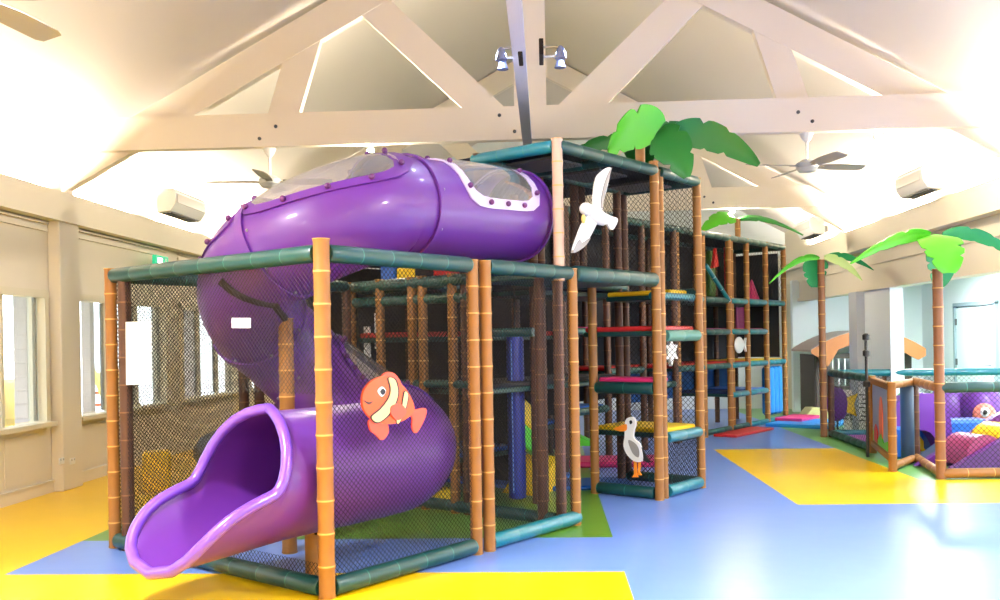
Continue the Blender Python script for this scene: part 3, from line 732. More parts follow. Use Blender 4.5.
q = MUI @ hit(672, 352, W(0, .5), VD)
o = MB().prism([(a, 0, b) for a, b in st], (0, 1, 0), .04).build('starfish_board', WHITE, smooth=False); o.location = W(q.x, .5, q.z); o.rotation_euler = (0, 0, ANG)
tag(o, 'white star-shaped figure inside the tower, right of the corner post', 'star figure')
q0 = MUI @ flr(768, 433)
m = MB().box((0, 0, .03), (1.3, 1.1, .06), bev=.01); o = m.build('floor_mat', CYAN, smooth=False); o.location = W(us[-1]-.55, 1.55, 0); o.rotation_euler = (0, 0, ANG); tag(o, 'blue landing mat in front of the rear frame', 'floor mat')
m = MB().box((0, 0, .03), (.9, .5, .06), bev=.01); o = m.build('floor_mat', PINK, smooth=False); o.location = W(us[-1]-.2, 1.9, .055); o.rotation_euler = (0, 0, ANG); tag(o, 'pink mat under the blue rollers', 'floor mat')
m = MB().box((0, 0, .02), (1.5, .4, .04), bev=.01); o = m.build('floor_mat', RED, smooth=False); o.location = W(us[-3]-.75, 1.95, 0); o.rotation_euler = (0, 0, ANG); tag(o, 'thin red mat along the foot of the rear frame', 'floor mat')

# ------------------------------------------------------------------ the tube slide
sl = empty('tube_slide', ORG, ANG, 'big purple spiral tube slide with clear domes and open mouth', 'slide')
HC = (1.08, 1.14); RH = .64; TR = .385
def hz(ph):   # centre height by helix angle
    K = [(-.6, 2.66), (0, 2.63), (.25*2*PI, 2.22), (.5*2*PI, 1.6), (.75*2*PI, .96), (2*PI, .74), (2*PI+1, .73)]
    for (a, za), (b, zb) in zip(K, K[1:]):
        if ph <= b:
            i = [k[0] for k in K].index(a); 
            def sl_(j):
                if j <= 0 or j >= len(K)-1: return (K[min(j+1, len(K)-1)][1]-K[max(j-1, 0)][1])/(K[min(j+1, len(K)-1)][0]-K[max(j-1, 0)][0])
                return (K[j+1][1]-K[j-1][1])/(K[j+1][0]-K[j-1][0])
            h = b-a; t = (ph-a)/h; m0 = sl_(i)*h; m1 = sl_(i+1)*h
            return (2*t**3-3*t*t+1)*za+(t**3-2*t*t+t)*m0+(-2*t**3+3*t*t)*zb+(t**3-t*t)*m1
    return .73
def path(s):
    """s in metres: straight (0..L0), helix (2*PI*RH), exit"""
    L0 = 2.68-HC[0]; L1 = 2*PI*RH
    if s < L0:
        return Vector((2.68-s, HC[1]-RH, 2.70-.07*s/L0))
    if s < L0+L1:
        ph = (s-L0)/RH; return Vector((HC[0]-(RH if ph < PI else RH-.22)*math.sin(ph), HC[1]-RH*math.cos(ph), hz(ph)))
    d = s-L0-L1; return Vector((HC[0]-d, HC[1]-RH, .74-.005*d))
L0 = 2.68-HC[0]; L1 = 2*PI*RH; LE = 1.13; LT = L0+L1+LE
def frame_at(s):
    p = path(s); t = (path(s+.02)-path(max(0, s-.02))).normalized()
    side = t.cross(Vector((0, 0, 1))).normalized(); up = side.cross(t)
    return p, t, side, up
def surf(s, th, r):   # th: 0 top, + towards right of travel
    p, t, side, up = frame_at(s); return p + (up*math.cos(th)+side*math.sin(th))*r
# windows: (s centre, half length, theta centre, half angle)
DOMES = [(.64, .45, -.2, 1.3), (L0+.42, .41, .0, 1.0), (L0+1.28, .36, -.1, .9), (L0+2.75, .36, -.3, .8)]
SECT = [(0, 1.42), (1.42, L0+.86), (L0+.86, L0+1.75), (L0+1.75, L0+2.35), (L0+2.35, L0+3.3), (L0+3.3, LT)]
NT = 56
def inwin(s, th):
    for (sc, hs, tc, ht) in DOMES:
        x = abs(s-sc)/hs; y = abs(th-tc)/ht
        if x**6+y**6 < 1: return True
    return False
for (a, b) in SECT:
    m = MB(); n = max(6, int((b-a)/.035))
    def rad(s): 
        r = TR + .04*max(0, min(1, (s-L0-2.6)/1.6))
        e = min(s-a, b-s); return r
    for i in range(n+1):
        s = a+(b-a)*i/n
        for j in range(NT): m.v.append(surf(s, -PI+2*PI*j/NT, rad(s)))
    for i in range(n):
        for j in range(NT):
            s = a+(b-a)*(i+.5)/n; th = -PI+2*PI*(j+.5)/NT
            if inwin(s, th): continue
            A = i*NT+j; B = i*NT+(j+1) % NT; m.f.append([A, B, B+NT, A+NT]); m.m.append(0)
    o = m.build('tube_section', PURP, sl, ang=60)
    if b < LT-.1: sd = o.modifiers.new('thick', 'SOLIDIFY'); sd.thickness = .012; sd.offset = -1
    # flange ring at start of section
    for (sf) in ((a+.012), (b-.012)):
        if sf > LT-.1 or (sf > L0+3.2 and sf < L0+3.4 and sf > a+.1): continue
        fl_ = MB(); 
        for (r_, ds) in ((TR+.004, -.012), (TR+.022, -.012), (TR+.022, .012), (TR+.004, .012)):
            for j in range(NT):
                fl_.v.append(surf(max(0, sf+ds), -PI+2*PI*j/NT, rad(sf)-TR+r_))
        for i in range(3):
            for j in range(NT): A = i*NT+j; B = i*NT+(j+1) % NT; fl_.f.append([A, B, B+NT, A+NT]); fl_.m.append(0)
        fl_.build('flange', PURP, sl, ang=40)
# bolts on joints
for (a, b) in SECT[1:]:
    for k in range(8):
        th = 2*PI*k/8+.25; 
        if inwin(a-.04, (th+PI) % (2*PI)-PI): continue
        p = surf(a-.04, th, TR+.004); MB().ell(p, (.012, .012, .012), n=8, m=5).build('joint_bolt', STEEL, sl)
# domes
for (sc, hs, tc, ht) in DOMES:
    m = MB(); nr, na = 8, 40
    def sup(q, rho):
        c, s_ = math.cos(q), math.sin(q); k = (c**6+s_**6)**(-1/6)
        return sc+hs*k*c*rho, tc+ht*k*s_*rho
    m.v.append(surf(sc, tc, TR+.028))
    for i in range(1, nr+1):
        rho = i/nr*1.0; off = .012+.016*(1-rho**3)
        for j in range(na):
            s_, th = sup(2*PI*j/na, rho); m.v.append(surf(max(.005, s_), th, TR+off))
    for j in range(na): m.f.append([0, 1+j, 1+(j+1) % na]); m.m.append(0)
    for i in range(nr-1):
        for j in range(na): A = 1+i*na+j; B = 1+i*na+(j+1) % na; m.f.append([A, A+na, B+na, B]); m.m.append(0)
    m.build('clear_dome', DOME, sl, ang=80)
    # flange strip
    m = MB()
    for rho, off in ((.93, .004), (.93, .016), (1.09, .016), (1.09, .002)):
        for j in range(na):
            s_, th = sup(2*PI*j/na, rho); m.v.append(surf(max(.005, s_), th, TR+off))
    for i in range(3):
        for j in range(na): A = i*na+j; B = i*na+(j+1) % na; m.f.append([A, B, B+na, A+na]); m.m.append(0)
    m.build('dome_flange', mat('frosted_flange', (206, 190, 226), .25, coat=.4) if sc < 1 else PURP, sl, ang=50)
    for j in range(14):
        s_, th = sup(2*PI*(j+.5)/14, 1.0); MB().ell(surf(max(.01, s_), th, TR+.026), (.023, .023, .023), n=10, m=6).build('dome_bolt', PDARK, sl)
# mouth: cut profile
MS0 = LT; ML = .89
mm = MB(); na, ns = 40, 26
def mouth_pt(i, j, dr=0):
    a = i/ns
    # rim angle from bottom (pi at the hood, 0 at the lip)
    if a < .34: k_ = a/.34; k_ = k_*k_*(3-2*k_); ph = PI-(PI-1.5)*k_**.8
    else:
        b = min(1, (a-.34)/.66); ph = (1.5-.22*min(1, b/.7))*(1-b**4)**.5
    q = ph*(j/na*2-1)
    d = LE - .015 + a*ML
    c = Vector((HC[0]-d, HC[1]-RH, .74-.005*d - .02*a))
    r = TR+.04+.035*a+dr
    # flare at edge
    e = abs(j/na*2-1); r += .02*max(0, e-.8)/.2
    return c + Vector((0, math.sin(q)*r*(1-.1*a), -math.cos(q)*r))
for i in range(ns+1):
    for j in range(na+1): mm.v.append(mouth_pt(i, j))
for i in range(ns-1):
    for j in range(na):
        A = i*(na+1)+j; mm.f.append([A, A+1, A+na+2, A+na+1]); mm.m.append(0)
o = mm.build('slide_mouth', PURP, sl, ang=80)
rim = [mouth_pt(i, na) for i in range(ns+1)]+[mouth_pt(i, 0) for i in range(ns-1, -1, -1)]
# drop the joint duplicate at the hood
rim2 = []
for p in rim:
    if not rim2 or (p-rim2[-1]).length > .02: rim2.append(p)
rim2.append(rim2[0]); 
def smooth_loop(P, it=3):
    P = P[:-1]
    for _ in range(it): P = [(P[i-1]+P[i]*2+P[(i+1) % len(P)])/4 for i in range(len(P))]
    return P+[P[0], P[1]]
MB().tube(smooth_loop(rim2, 1), .036, 12, caps=False).build('rim', PRIM, sl, ang=80)
# white sticker
m = MB()
for i in range(5):
    for j in range(3): m.v.append(hit(233+18*i/4, 318+11*j/2, W(-.0, HC[1]-.2), VD))
# support poles and steel arm
cu, cv = HC
sp_ = post(sl, .68, 1.22, 0, 1.80, 'bam', r=.06, name='support_post')
post(sl, .3, HC[1]-RH, 0, .31, 'bam', r=.05, name='support_post')
MB().tube([Vector((.3, HC[1]-RH-.15, .335)), Vector((.3, HC[1]-RH, .30)), Vector((.3, HC[1]-RH+.15, .335))], .02, 8).build('support_arm', DSTEEL, sl)
# sticker patch hugging the tube under the arm
def on_tube(px, py):
    d = ray(px, py); best = None
    o_ = MUI @ EYEP; dd = (MUI.to_3x3() @ d).normalized()
    tt = 4.0
    while tt < 9.5:
        q = o_+dd*tt
        for k in range(0, 90):
            s_ = .4+k*.05
            if (path(s_)-q).length < TR+.008: return q
        tt += .01
    return q
ap = [on_tube(x, y) for x, y in ((221, 281), (229, 290), (243, 298), (260, 303), (276, 305), (288, 305))]
ap = [ap[0]]+[(ap[i-1]+ap[i]+ap[i+1])/3 for i in range(1, 5)]+[Vector((.68, 1.22, 1.79))]
MB().tube(ap, .032, 10).build('support_arm', DSTEEL, sl)
o = MB().prism([hit(x, y, W(-.02, 0), UD) for (x, y) in ((233, 318), (251, 318), (251, 328), (233, 328))], -UD, .01).build('notice', mat('white_board', (250, 250, 250), .4), smooth=False)
tag(o, 'small white notice on the left net in front of the slide', 'notice')

# ------------------------------------------------------------------ notice board on the net
o = MB()
N0 = [hit(x, y, W(-.02, 0), UD) for (x, y) in ((127, 322), (151.5, 321), (151.5, 384), (127.5, 385))]
o.prism(N0, -UD, .012); o = o.build('notice_board', mat('white_board', (250, 250, 250), .4), smooth=False)
tag(o, 'blank white notice board hanging on the left net', 'notice board')

# ------------------------------------------------------------------ figures
def board(name, plane_p, plane_n, layers, label, cat):
    """layers: (part name, px polygon, material, offset, thickness)"""
    P = [hit(x, y, plane_p, plane_n) for x, y in layers[0][1]]; c = sum(P, Vector((0, 0, 0)))/len(P)
    t = empty(name, c, 0, label, cat); inv = inv_of(c)
    n = Vector(plane_n); n = n if n.dot(EYEP-c) > 0 else -n
    for (nm, poly, mt, off, th) in layers:
        pts = [hit(x, y, plane_p, plane_n)+n*off for x, y in poly]
        MB().prism(pts, n, th).build(nm, mt, t, smooth=False, inv=inv)
    return t
def spl(pts, k=5):
    out = []; n = len(pts)
    for i in range(n):
        p0, p1, p2, p3 = pts[i-1], pts[i], pts[(i+1) % n], pts[(i+2) % n]
        for j in range(k):
            t = j/k
            out.append(tuple(.5*((2*p1[a])+(-p0[a]+p2[a])*t+(2*p0[a]-5*p1[a]+4*p2[a]-p3[a])*t*t+(-p0[a]+3*p1[a]-3*p2[a]+p3[a])*t**3) for a in (0, 1)))
    return out
FO = mat('coral_orange', (218, 82, 16), .4, noise=.06, scale=8); FC = mat('cream_stripe', (236, 206, 140), .4); FD = mat('dark_outline', (60, 24, 24), .5); FF = mat('fin_coral', (226, 78, 50), .4)
body = spl([(360, 398), (363, 388), (372, 379), (386, 376), (399, 384), (408, 396), (412, 410), (402, 420), (388, 424), (372, 421), (362, 410)])
board('clownfish_board', W(0, -.035), VD, [
    ('body', body, FO, .004, .02),
    ('top_fin', spl([(381, 377), (386, 372), (394, 374), (400, 383), (401, 390), (392, 386)]), FF, 0, .012),
    ('rear_fin', spl([(403, 392), (409, 395), (411, 408), (406, 408)]), FF, 0, .012),
    ('tail', spl([(408, 412), (416, 409), (424, 408), (425, 414), (421, 424), (415, 433), (411, 428), (411, 418)]), FF, 0, .014),
    ('belly_fin', spl([(368, 420), (378, 421), (386, 424), (387, 433), (381, 440), (374, 434), (369, 430)]), FF, 0, .014),
    ('side_fin', spl([(388, 406), (397, 404), (403, 412), (395, 420), (388, 415)]), FF, .0295, .006),
    ('stripe_edge', spl([(384.5, 377.5), (393.5, 379), (396.5, 392), (393.5, 405), (385, 417.5), (374, 423.5), (367.5, 416.5), (377, 408), (384.8, 397.5), (386.6, 388)]), FD, .0242, .002),
    ('stripe_edge', spl([(401, 391), (406.3, 396), (403.3, 410), (396.3, 424), (393, 420), (398, 407)]), FD, .0242, .002),
    ('stripe', spl([(386, 378), (392, 380), (395, 392), (392, 404), (384, 416), (375, 422), (369, 417), (378, 409), (386, 398), (388, 388)]), FC, .0262, .003),
    ('stripe', spl([(402, 392), (405, 396), (402, 410), (396, 423), (394, 420), (399, 407)]), FC, .0262, .003),
    ('eye', spl([(374.8, 391), (379, 386.5), (383, 391), (379, 396.5)]), WHITE, .0245, .004),
    ('pupil', spl([(377, 391.5), (379.7, 388.5), (382.3, 391.5), (379.7, 395)]), BLACK, .029, .003),
    ('mouth', spl([(360.5, 400), (366, 402), (370, 401), (366, 404.5)]), FD, .0245, .003),
    ], 'orange striped fish board fixed to the front net', 'fish board')
WF = mat('white_feather', (236, 234, 228), .5); GF = mat('grey_feather', (150, 146, 142), .5); BK = mat('beak_orange', (240, 140, 40), .4)
gull = board('seagull_figure', W(0, -.12), VD, [
    ('upper_wing', spl([(592, 211), (594, 182), (600, 172), (609, 168), (606, 185), (601, 205), (599, 213)], 4), WF, .0, .02),
    ('wing_edge', spl([(600, 208), (605, 185), (609.5, 168), (603, 182), (599, 200)], 4), GF, -.004, .03),
    ('lower_wing', spl([(590, 212), (582, 222), (576, 236), (571.5, 252), (582, 246), (591, 232), (596, 219)], 4), WF, .0, .02),
    ('wing_tip', spl([(577, 240), (571, 253), (582, 247), (588, 238), (580, 243)], 4), GF, -.004, .03),
    ('tail', spl([(600, 212), (609, 216), (616, 219), (614, 226), (610, 230), (604, 222), (598, 218)], 4), WF, 0, .02)],
    'white seagull figure with spread wings hanging on the tower front', 'seagull figure')
def px_ell(t, name, px, py, plane_p, plane_n, rx, rz, ry, mt, tilt=0):
    c = hit(px, py, plane_p, plane_n); ax = Vector((plane_n[1], -plane_n[0], 0)).normalized()
    if ax.dot(r0) < 0: ax = -ax
    nrm = Vector(plane_n); M = Matrix((ax, nrm, Vector((0, 0, 1)))).transposed().to_4x4() @ Matrix.Rotation(tilt, 4, 'Y')
    MB().ell(c, (rx, ry, rz), M).build(name, mt, t, inv=inv_of(t.location))
px_ell(gull, 'body', 596, 215, W(0, -.14), VD, .17, .065, .07, WF, .35)
px_ell(gull, 'head', 586, 209, W(0, -.15), VD, .065, .055, .055, WF)
px_ell(gull, 'beak', 583.5, 219, W(0, -.16), VD, .02, .04, .02, mat('beak_yellow', (220, 190, 110), .4))
PLp, PLn = W(UE-.08, 0), UD
peli = board('bird_board', PLp, PLn, [
    ('body', spl([(627, 420), (634, 417), (637, 423), (635, 431), (635, 438), (641, 444), (644, 455), (643, 461), (636, 461), (629, 455), (625, 446), (626, 436)], 4), WF, 0, .03),
    ('beak', spl([(615.5, 428.5), (622, 425.5), (628, 424), (628, 430), (621, 431)], 4), BK, .002, .03),
    ('wing', spl([(630, 440), (637, 443), (641, 450), (640, 457), (634, 452)], 4), GF, .031, .006),
    ('tail', spl([(642, 447), (646, 455), (651, 462), (645, 461), (642, 456)], 4), BLACK, -.002, .02),
    ('leg', [(634.5, 460), (637, 460), (637.5, 474), (639, 477), (633, 477), (635, 474)], BK, 0, .02),
    ('leg', [(639, 460), (641, 460), (640, 472), (642, 475), (637.5, 475), (638.5, 472)], BK, -.005, .02),
    ('eye', spl([(631.2, 421), (633, 420), (634, 422.5), (632, 424)], 4), BLACK, .031, .004)],
    'white bird board with orange beak standing behind the tower net', 'bird board')

# ------------------------------------------------------------------ palms
def leaf(t, base, mid, tip, w, mt, notch=(.35, .6), name='leaf', fold=.12, blunt=.8):
    base, mid, tip, w = map(Vector, (base, mid, tip, w)); n = 22; hw = w.length; wd = w.normalized(); m = MB()
    cross = [-1, -.66, -.33, 0, .33, .66, 1]; top = []
    for i in range(n+1):
        s = i/n; p = base*(1-s)**2+mid*2*s*(1-s)+tip*s*s; tg = ((mid-base)*(1-s)+(tip-mid)*s).normalized()
        ww = (wd-tg*wd.dot(tg)).normalized(); nr = ww.cross(tg)
        if nr.z < 0: nr = -nr
        env = (math.sin(PI*min(1, (s*.93+.05))**.75))**blunt
        row = []
        for x in cross:
            f_ = 1
            for q in notch:
                qq = q+(.06 if x < 0 else 0)
                d_ = s-qq
                if 0 <= d_ < .07 and abs(x) > .9: f_ = .62+.38*d_/.07
            row.append(p+ww*(hw*env*x*f_)-nr*(fold*hw*abs(x)**1.5))
        top.append((row, nr))
    k = len(cross)
    for row, nr in top: m.v += row
    off = len(m.v)
    for row, nr in top: m.v += [q-nr*.012 for q in row]
    for i in range(n):
        for j in range(k-1):
            A = i*k+j; m.f.append([A, A+1, A+k+1, A+k]); m.m.append(0); m.f.append([off+A, off+A+k, off+A+k+1, off+A+1]); m.m.append(0)
        for j in (0, k-1): A = i*k+j; m.f.append([A, A+k, off+A+k, off+A]); m.m.append(0)
    rot = Matrix.Rotation(YAW, 4, 'Z')
    m.v = [rot @ q for q in m.v]
    return m.build(name, mt, t, ang=50)
def palm(loc, z0, z1, leaves, label, r=.05, style='bam'):
    t = empty('palm_tree', (loc[0], loc[1], 0), 0, label, 'palm tree', None)
    o = post(t, 0, 0, z0, z1, style, r, 'trunk')
    for L in leaves: leaf(t, *[tuple(Vector(q)+Vector((0, 0, z1))) for q in L[:3]], *L[3:])
    return t
palm(W(UE-.02, .14), 3.29, 3.5, [
    ((.16, -.02, .14), (-.08, -.2, .28), (-.36, -.3, -.1), (.07, -.05, .2), LBRT, (.45, .8), 'leaf', .1, .42),
    ((.14, 0, .12), (.3, -.1, .1), (.42, -.2, -.34), (.2, -.03, .06), LDRK, (.35, .7), 'leaf', .1, .6),
    ((.34, .1, .14), (.72, .12, .24), (1.18, 0, -.2), (.04, -.04, .14), LDRK, (.35, .6), 'leaf', .1, .6),
    ((.12, .03, .06), (.28, .1, .14), (.46, .14, .26), (-.04, -.03, .12), LDRK),
    ((0, .05, .06), (-.4, .25, .18), (-.78, .35, -.1), (.02, -.02, .07), LDRK),
    ((.05, .1, .06), (.1, .5, .22), (.15, .95, -.1), (.2, 0, .02), LDRK)],
    'palm with broad green leaves on top of the tower corner post', style='bam')
p2 = flr(941, 479)
palm(p2, 0, 2.3, [
    ((-.02, 0, .38), (-.02, -.22, .36), (-.02, -.34, -.06), (.24, 0, .0), LBRT, (.5, .7), 'leaf', .12, .42),
    ((.08, .05, .3), (.16, .18, .22), (.12, .24, -.18), (.19, 0, 0), LMID, (.5, .7), 'leaf', .12, .45),
    ((-.08, 0, .38), (-.45, -.06, .42), (-1.02, -.16, .07), (.02, -.03, .07), LBRT),
    ((.08, .05, .38), (.5, .12, .5), (1.0, .1, .06), (.02, -.02, .07), LMID)],
    'palm post with bright green leaves at the corner of the toddler pen', style='tan', r=.055)
p3 = flr(824, 437)
palm(p3, 0, 2.78, [
    ((-.03, 0, .02), (-.35, -.05, .14), (-.86, -.12, -.36), (.02, -.02, .05), LBRT),
    ((-.05, .1, .02), (-.05, .16, -.08), (-.05, .2, -.42), (.2, 0, 0), LMID, (.5, .7), 'leaf', .12, .45),
    ((.05, 0, .04), (.3, -.06, .04), (.6, -.1, -.34), (.03, -.02, .06), mat('pale_leaf_green', (200, 230, 150), .4)),
    ((.05, 0, .04), (.4, .1, .16), (.9, .2, -.16), (.02, -.02, .05), LMID)],
    'palm post with small leaves at the far corner of the pen', style='tan', r=.055)
palm(W(11.2, 2.25), 3.27, 3.62, [
    ((-.02, 0, 0), (-.3, -.1, .15), (-.72, -.25, -.25), (.02, -.12, -.12), LBRT),
    ((.02, 0, 0), (.45, 0, .12), (1.1, -.1, -.3), (0, -.08, -.06), LDRK)],
    'palm with two leaves on the rear climbing frame', style='bam')

# ------------------------------------------------------------------ toddler pen
pn = empty('toddler_pen', (p2.x, p2.y, 0), 0, 'low netted toddler pen with teal rails and wooden-look gate', 'play pen')
PI_ = inv_of((p2.x, p2.y, 0))
def L(p): return PI_ @ Vector(p)
g1, g2, g3 = flr(873, 453), flr(893, 471.5), flr(916, 462)
HP = 1.0
def ppost(p, h=HP+.04, s='bam', name='post', r=.05): q = L(p); return post(pn, q.x, q.y, 0, h, s, r, name)
def prail(a, b, z, r=.05, mats=(None, None), name='rail'): A = L(a); B = L(b); return rail(pn, (A.x, A.y, z), (B.x, B.y, z), r, mats, name)
def pnet(a, b, z0=.1, z1=HP-.04, cell=.07, th=.005, mtl=None): A = L(a); B = L(b); return net(pn, (A.x, A.y), (B.x, B.y), z0, z1, cell, th, mtl)
e1 = Vector((p3.x+.12, p3.y, 0)); BB = (BAM, BAMJ)
ppost(e1, s='brn'); ppost(g1); ppost(g2); ppost(g3, s='brn')
prail(e1, g1, HP, .055); prail(e1, g1, .06, .055); pnet(e1, g1, cell=.085, th=.004)
r1 = Vector((6.6, p2.y+.1, 0)); bk1 = Vector((4.6, 15.0, 0)); bk2 = Vector((7.4, 14.3, 0))
prail(g3, p2, HP, .055, BB); prail(g2, g3, HP, .045, BB); prail(g2, g3, .06, .045, BB); prail(g3, p2, .06, .05, BB)
prail(p2, r1, HP, .058); prail(p2, r1, .06, .055, BB); pnet(p2, r1, cell=.06); ppost(r1)
prail(e1, bk2, HP, .055, T2); prail(e1, bk2, .06, .055, T2); pnet(e1, bk2, mtl=NET)
md = Vector((6.05, 14.62, 0)); ppost(md, s='pale'); ppost(bk2, s='pale'); prail(r1, bk2, HP, .055, T2); ppost(Vector((5.45, 14.8, 0)), s='pale'); ppost(Vector((5.3, 14.85, 0)), s='pale')
# gate between g1 and g2
gd = (g2-g1).normalized(); a_, b_ = g1+gd*.08, g2-gd*.08
A_, B_ = L(a_), L(b_)
gate = MB()
for z in (.14, HP-.02): gate.bar((A_.x, A_.y, z), (B_.x, B_.y, z), .07, .09, bev=.015)
for q in (A_, B_): gate.bar((q.x, q.y, .1), (q.x, q.y, HP+.02), .07, .09, up=(gd.x, gd.y, 0), bev=.015)
go = gate.build('gate', BAM, pn, smooth=False)
pm = MB().bar((A_.x, A_.y, .55), (B_.x, B_.y, .55), .02, .76); pm.build('gate_panel', mat('pale_blue_panel', (150, 170, 226), .4), go, smooth=False)
gn = Vector((-gd.y, gd.x, 0)); gn = gn if gn.dot(-g1) > 0 else -gn
mid_ = L((a_+b_)/2)
def gp(x, z, off=.014): return Vector((mid_.x, mid_.y, z))+gd*x+gn*off
art = MB()
art.prism([gp(x, z) for x, z in [(.16*math.cos(t)+.1, .52+.3*math.sin(t)) for t in [k*PI/10 for k in range(20)]]], gn, .01); art.build('gate_picture', mat('salmon_picture', (236, 120, 92), .4), go, smooth=False)
art = MB().prism([gp(x, z) for x, z in ((-.65, .2), (.65, .2), (.65, .32), (.3, .26), (.1, .36), (-.2, .25), (-.5, .4), (-.65, .3))], gn, .012); art.build('gate_picture', LIME, go, smooth=False)
art = MB().prism([gp(x, z, .02) for x, z in ((-.5, .22), (-.2, .2), (-.15, .34), (-.35, .44), (-.5, .36))], gn, .012); art.build('gate_picture', RED, go, smooth=False)
# black latch post by gate
q = flr(868, 457)
t = empty('gate_latch_post', (q.x, q.y, 0), 0, 'tall black latch pole beside the pen gate', 'latch pole')
MB().tube([(0, 0, 0), (0, 0, 1.55)], .02, 8).build('pole', BLACK, t)
for z in (.95, 1.35, 1.56): MB().lathe([(.02, z-.04), (.045, z-.03), (.045, z+.03), (.02, z+.05)], 12).build('collar', BLACK, t)

# ---- things in the pen
def thing_mesh(name, mb, mt, loc, rz, label, cat, group=None, sm=True):
    o = mb.build(name, mt, smooth=sm); o.location = loc; o.rotation_euler = (0, 0, rz); return tag(o, label, cat, group)
# wave soft play (purple side, yellow & pink humps)
wl = flr(948, 474); 
t = empty('soft_play_wave', (4.89, 11.29, 0), .35, 'purple sided soft play wave with yellow and pink humps', 'soft play wave')
DP = mat('dusty_pink_vinyl', (150, 52, 100), .45)
humps = [(.12, .3, DP), (.55, .5, YEL), (1.0, .66, DP)]
for (x, h, c) in humps:
    m = MB(); poly = [(x+.27*math.cos(a), -.25, h*.55+.24*math.sin(a)) for a in [PI*k/10 for k in range(11)]]+[(x-.27, -.25, .06), (x+.27, -.25, .06)]
    m.prism(poly, (0, 1, 0), .4); m.build('hump', c, t, ang=30)
for yy in (-.34, .16):
    poly = [(-.35, 0), (-.32, .1), (.0, .23), (.35, .38), (.7, .57), (1.05, .64), (1.3, .54), (1.38, .3), (1.38, 0)]
    m = MB().prism([(a, yy, b) for a, b in spl(poly, 3)], (0, 1, 0), .08); m.build('side', mat('deep_purple_vinyl', (84, 30, 110), .4), t, smooth=False)
m = MB().prism([(a, -.345, b) for a, b in spl([(.35, .02), (.6, .2), (.9, .38), (1.25, .42), (1.1, .2), (.8, .02)], 3)], (0, -1, 0), .015); m.build('side_patch', YEL, t, smooth=False)
# octopus cushion
t = empty('octopus_cushion', (6.12, 13.45, 0), -.3, 'purple octopus-like soft seat with a single eye patch', 'soft seat')
m = MB().ell((0, 0, .5), (.3, .32, .38)).ell((-.42, .1, .45), (.3, .25, .4)).box((-.2, .1, .2), (.9, .5, .4), bev=.08); m.build('body', LPUR, t)
m = MB().ell((.0, -.3, .45), (.15, .06, .17)); m.build('face', mat('salmon_vinyl', (230, 130, 110), .4), t)
m = MB().ell((0, -.36, .5), (.06, .03, .07)); m.build('eye', WHITE, t); m = MB().ell((0, -.39, .5), (.03, .02, .035)); m.build('pupil', BLACK, t)
thing_mesh('foam_block', MB().box((0, 0, .22), (.8, .45, .44), bev=.04), BLUE, (5.5, 12.8, 0), .05, 'big blue foam block behind the wave', 'foam block')
thing_mesh('foam_block', MB().prism([(-.3, -.25, 0), (.3, -.25, 0), (.3, -.25, .2), (-.3, -.25, .6)], (0, 1, 0), .5), CYAN, (5.05, 13.75, 0), .0, 'light blue sloped foam block behind the big blue block', 'foam block')
ar = spl([(-.38, .0), (-.4, .4), (-.3, .72), (0, .82), (.3, .74), (.4, .4), (.38, .0), (.3, .0), (.12, .3), (-.12, .3), (-.3, .0)], 3)
thing_mesh('foam_arch', MB().prism([(a, -.12, b) for a, b in ar], (0, 1, 0), .24), LPUR, (4.86, 12.5, 0), .1, 'dark purple foam arch beside the corner palm post', 'foam arch', sm=False)
thing_mesh('foam_wedge', MB().prism([(-.25, -.2, 0), (.25, -.2, 0), (.25, -.2, .24)], (0, 1, 0), .4), mat('slate_vinyl', (60, 80, 92), .4), (4.86, 11.86, 0), .4, 'slate grey wedge at the end of the wave', 'foam wedge')
thing_mesh('foam_block', MB().box((0, 0, .2), (.24, .24, .4), bev=.03), BLUE, (4.54, 12.22, 0), 0, 'small blue cube between the gate posts, lower', 'foam block')
thing_mesh('foam_block', MB().box((0, 0, .55), (.34, .3, .3), bev=.03).box((0, 0, .3), (.3, .28, .2)), LIME, (5.45, 14.2, 0), 0, 'small green block seen between the gate posts', 'foam block')
# navy post pad near gate
q = Vector((4.45, 11.75, 0))
thing_mesh('padded_column', MB().lathe([(.07, 0), (.08, .02), (.08, .93), (.07, .96)], 14), mat('slate_blue_pad', (38, 62, 84), .4), q, 0, 'slate blue padded column behind the open gate', 'padded column')
# rainbow floor mat and purple mat
thing_mesh('floor_mat', MB().box((0, 0, .02), (1.3, 1.5, .04), bev=.01), mat('lilac_mat', (180, 90, 190), .5), (5.2, 14.0, 0), 0, 'lilac floor mat inside the pen', 'floor mat')
t = empty('rainbow_mat', (4.85, 13.0, 0), 0, 'small arched rainbow block in red, yellow and blue by the gate', 'rainbow block')
for k, c in enumerate((BLUE, YEL, RED, DBLUE)):
    m = MB().prism([((.36-.08*k)*math.cos(a), 0, (.36-.08*k)*math.sin(a)) for a in [PI*j/12 for j in range(13)]], (0, -1, 0), .1+.012*k); m.build('arc', c, t, smooth=False)
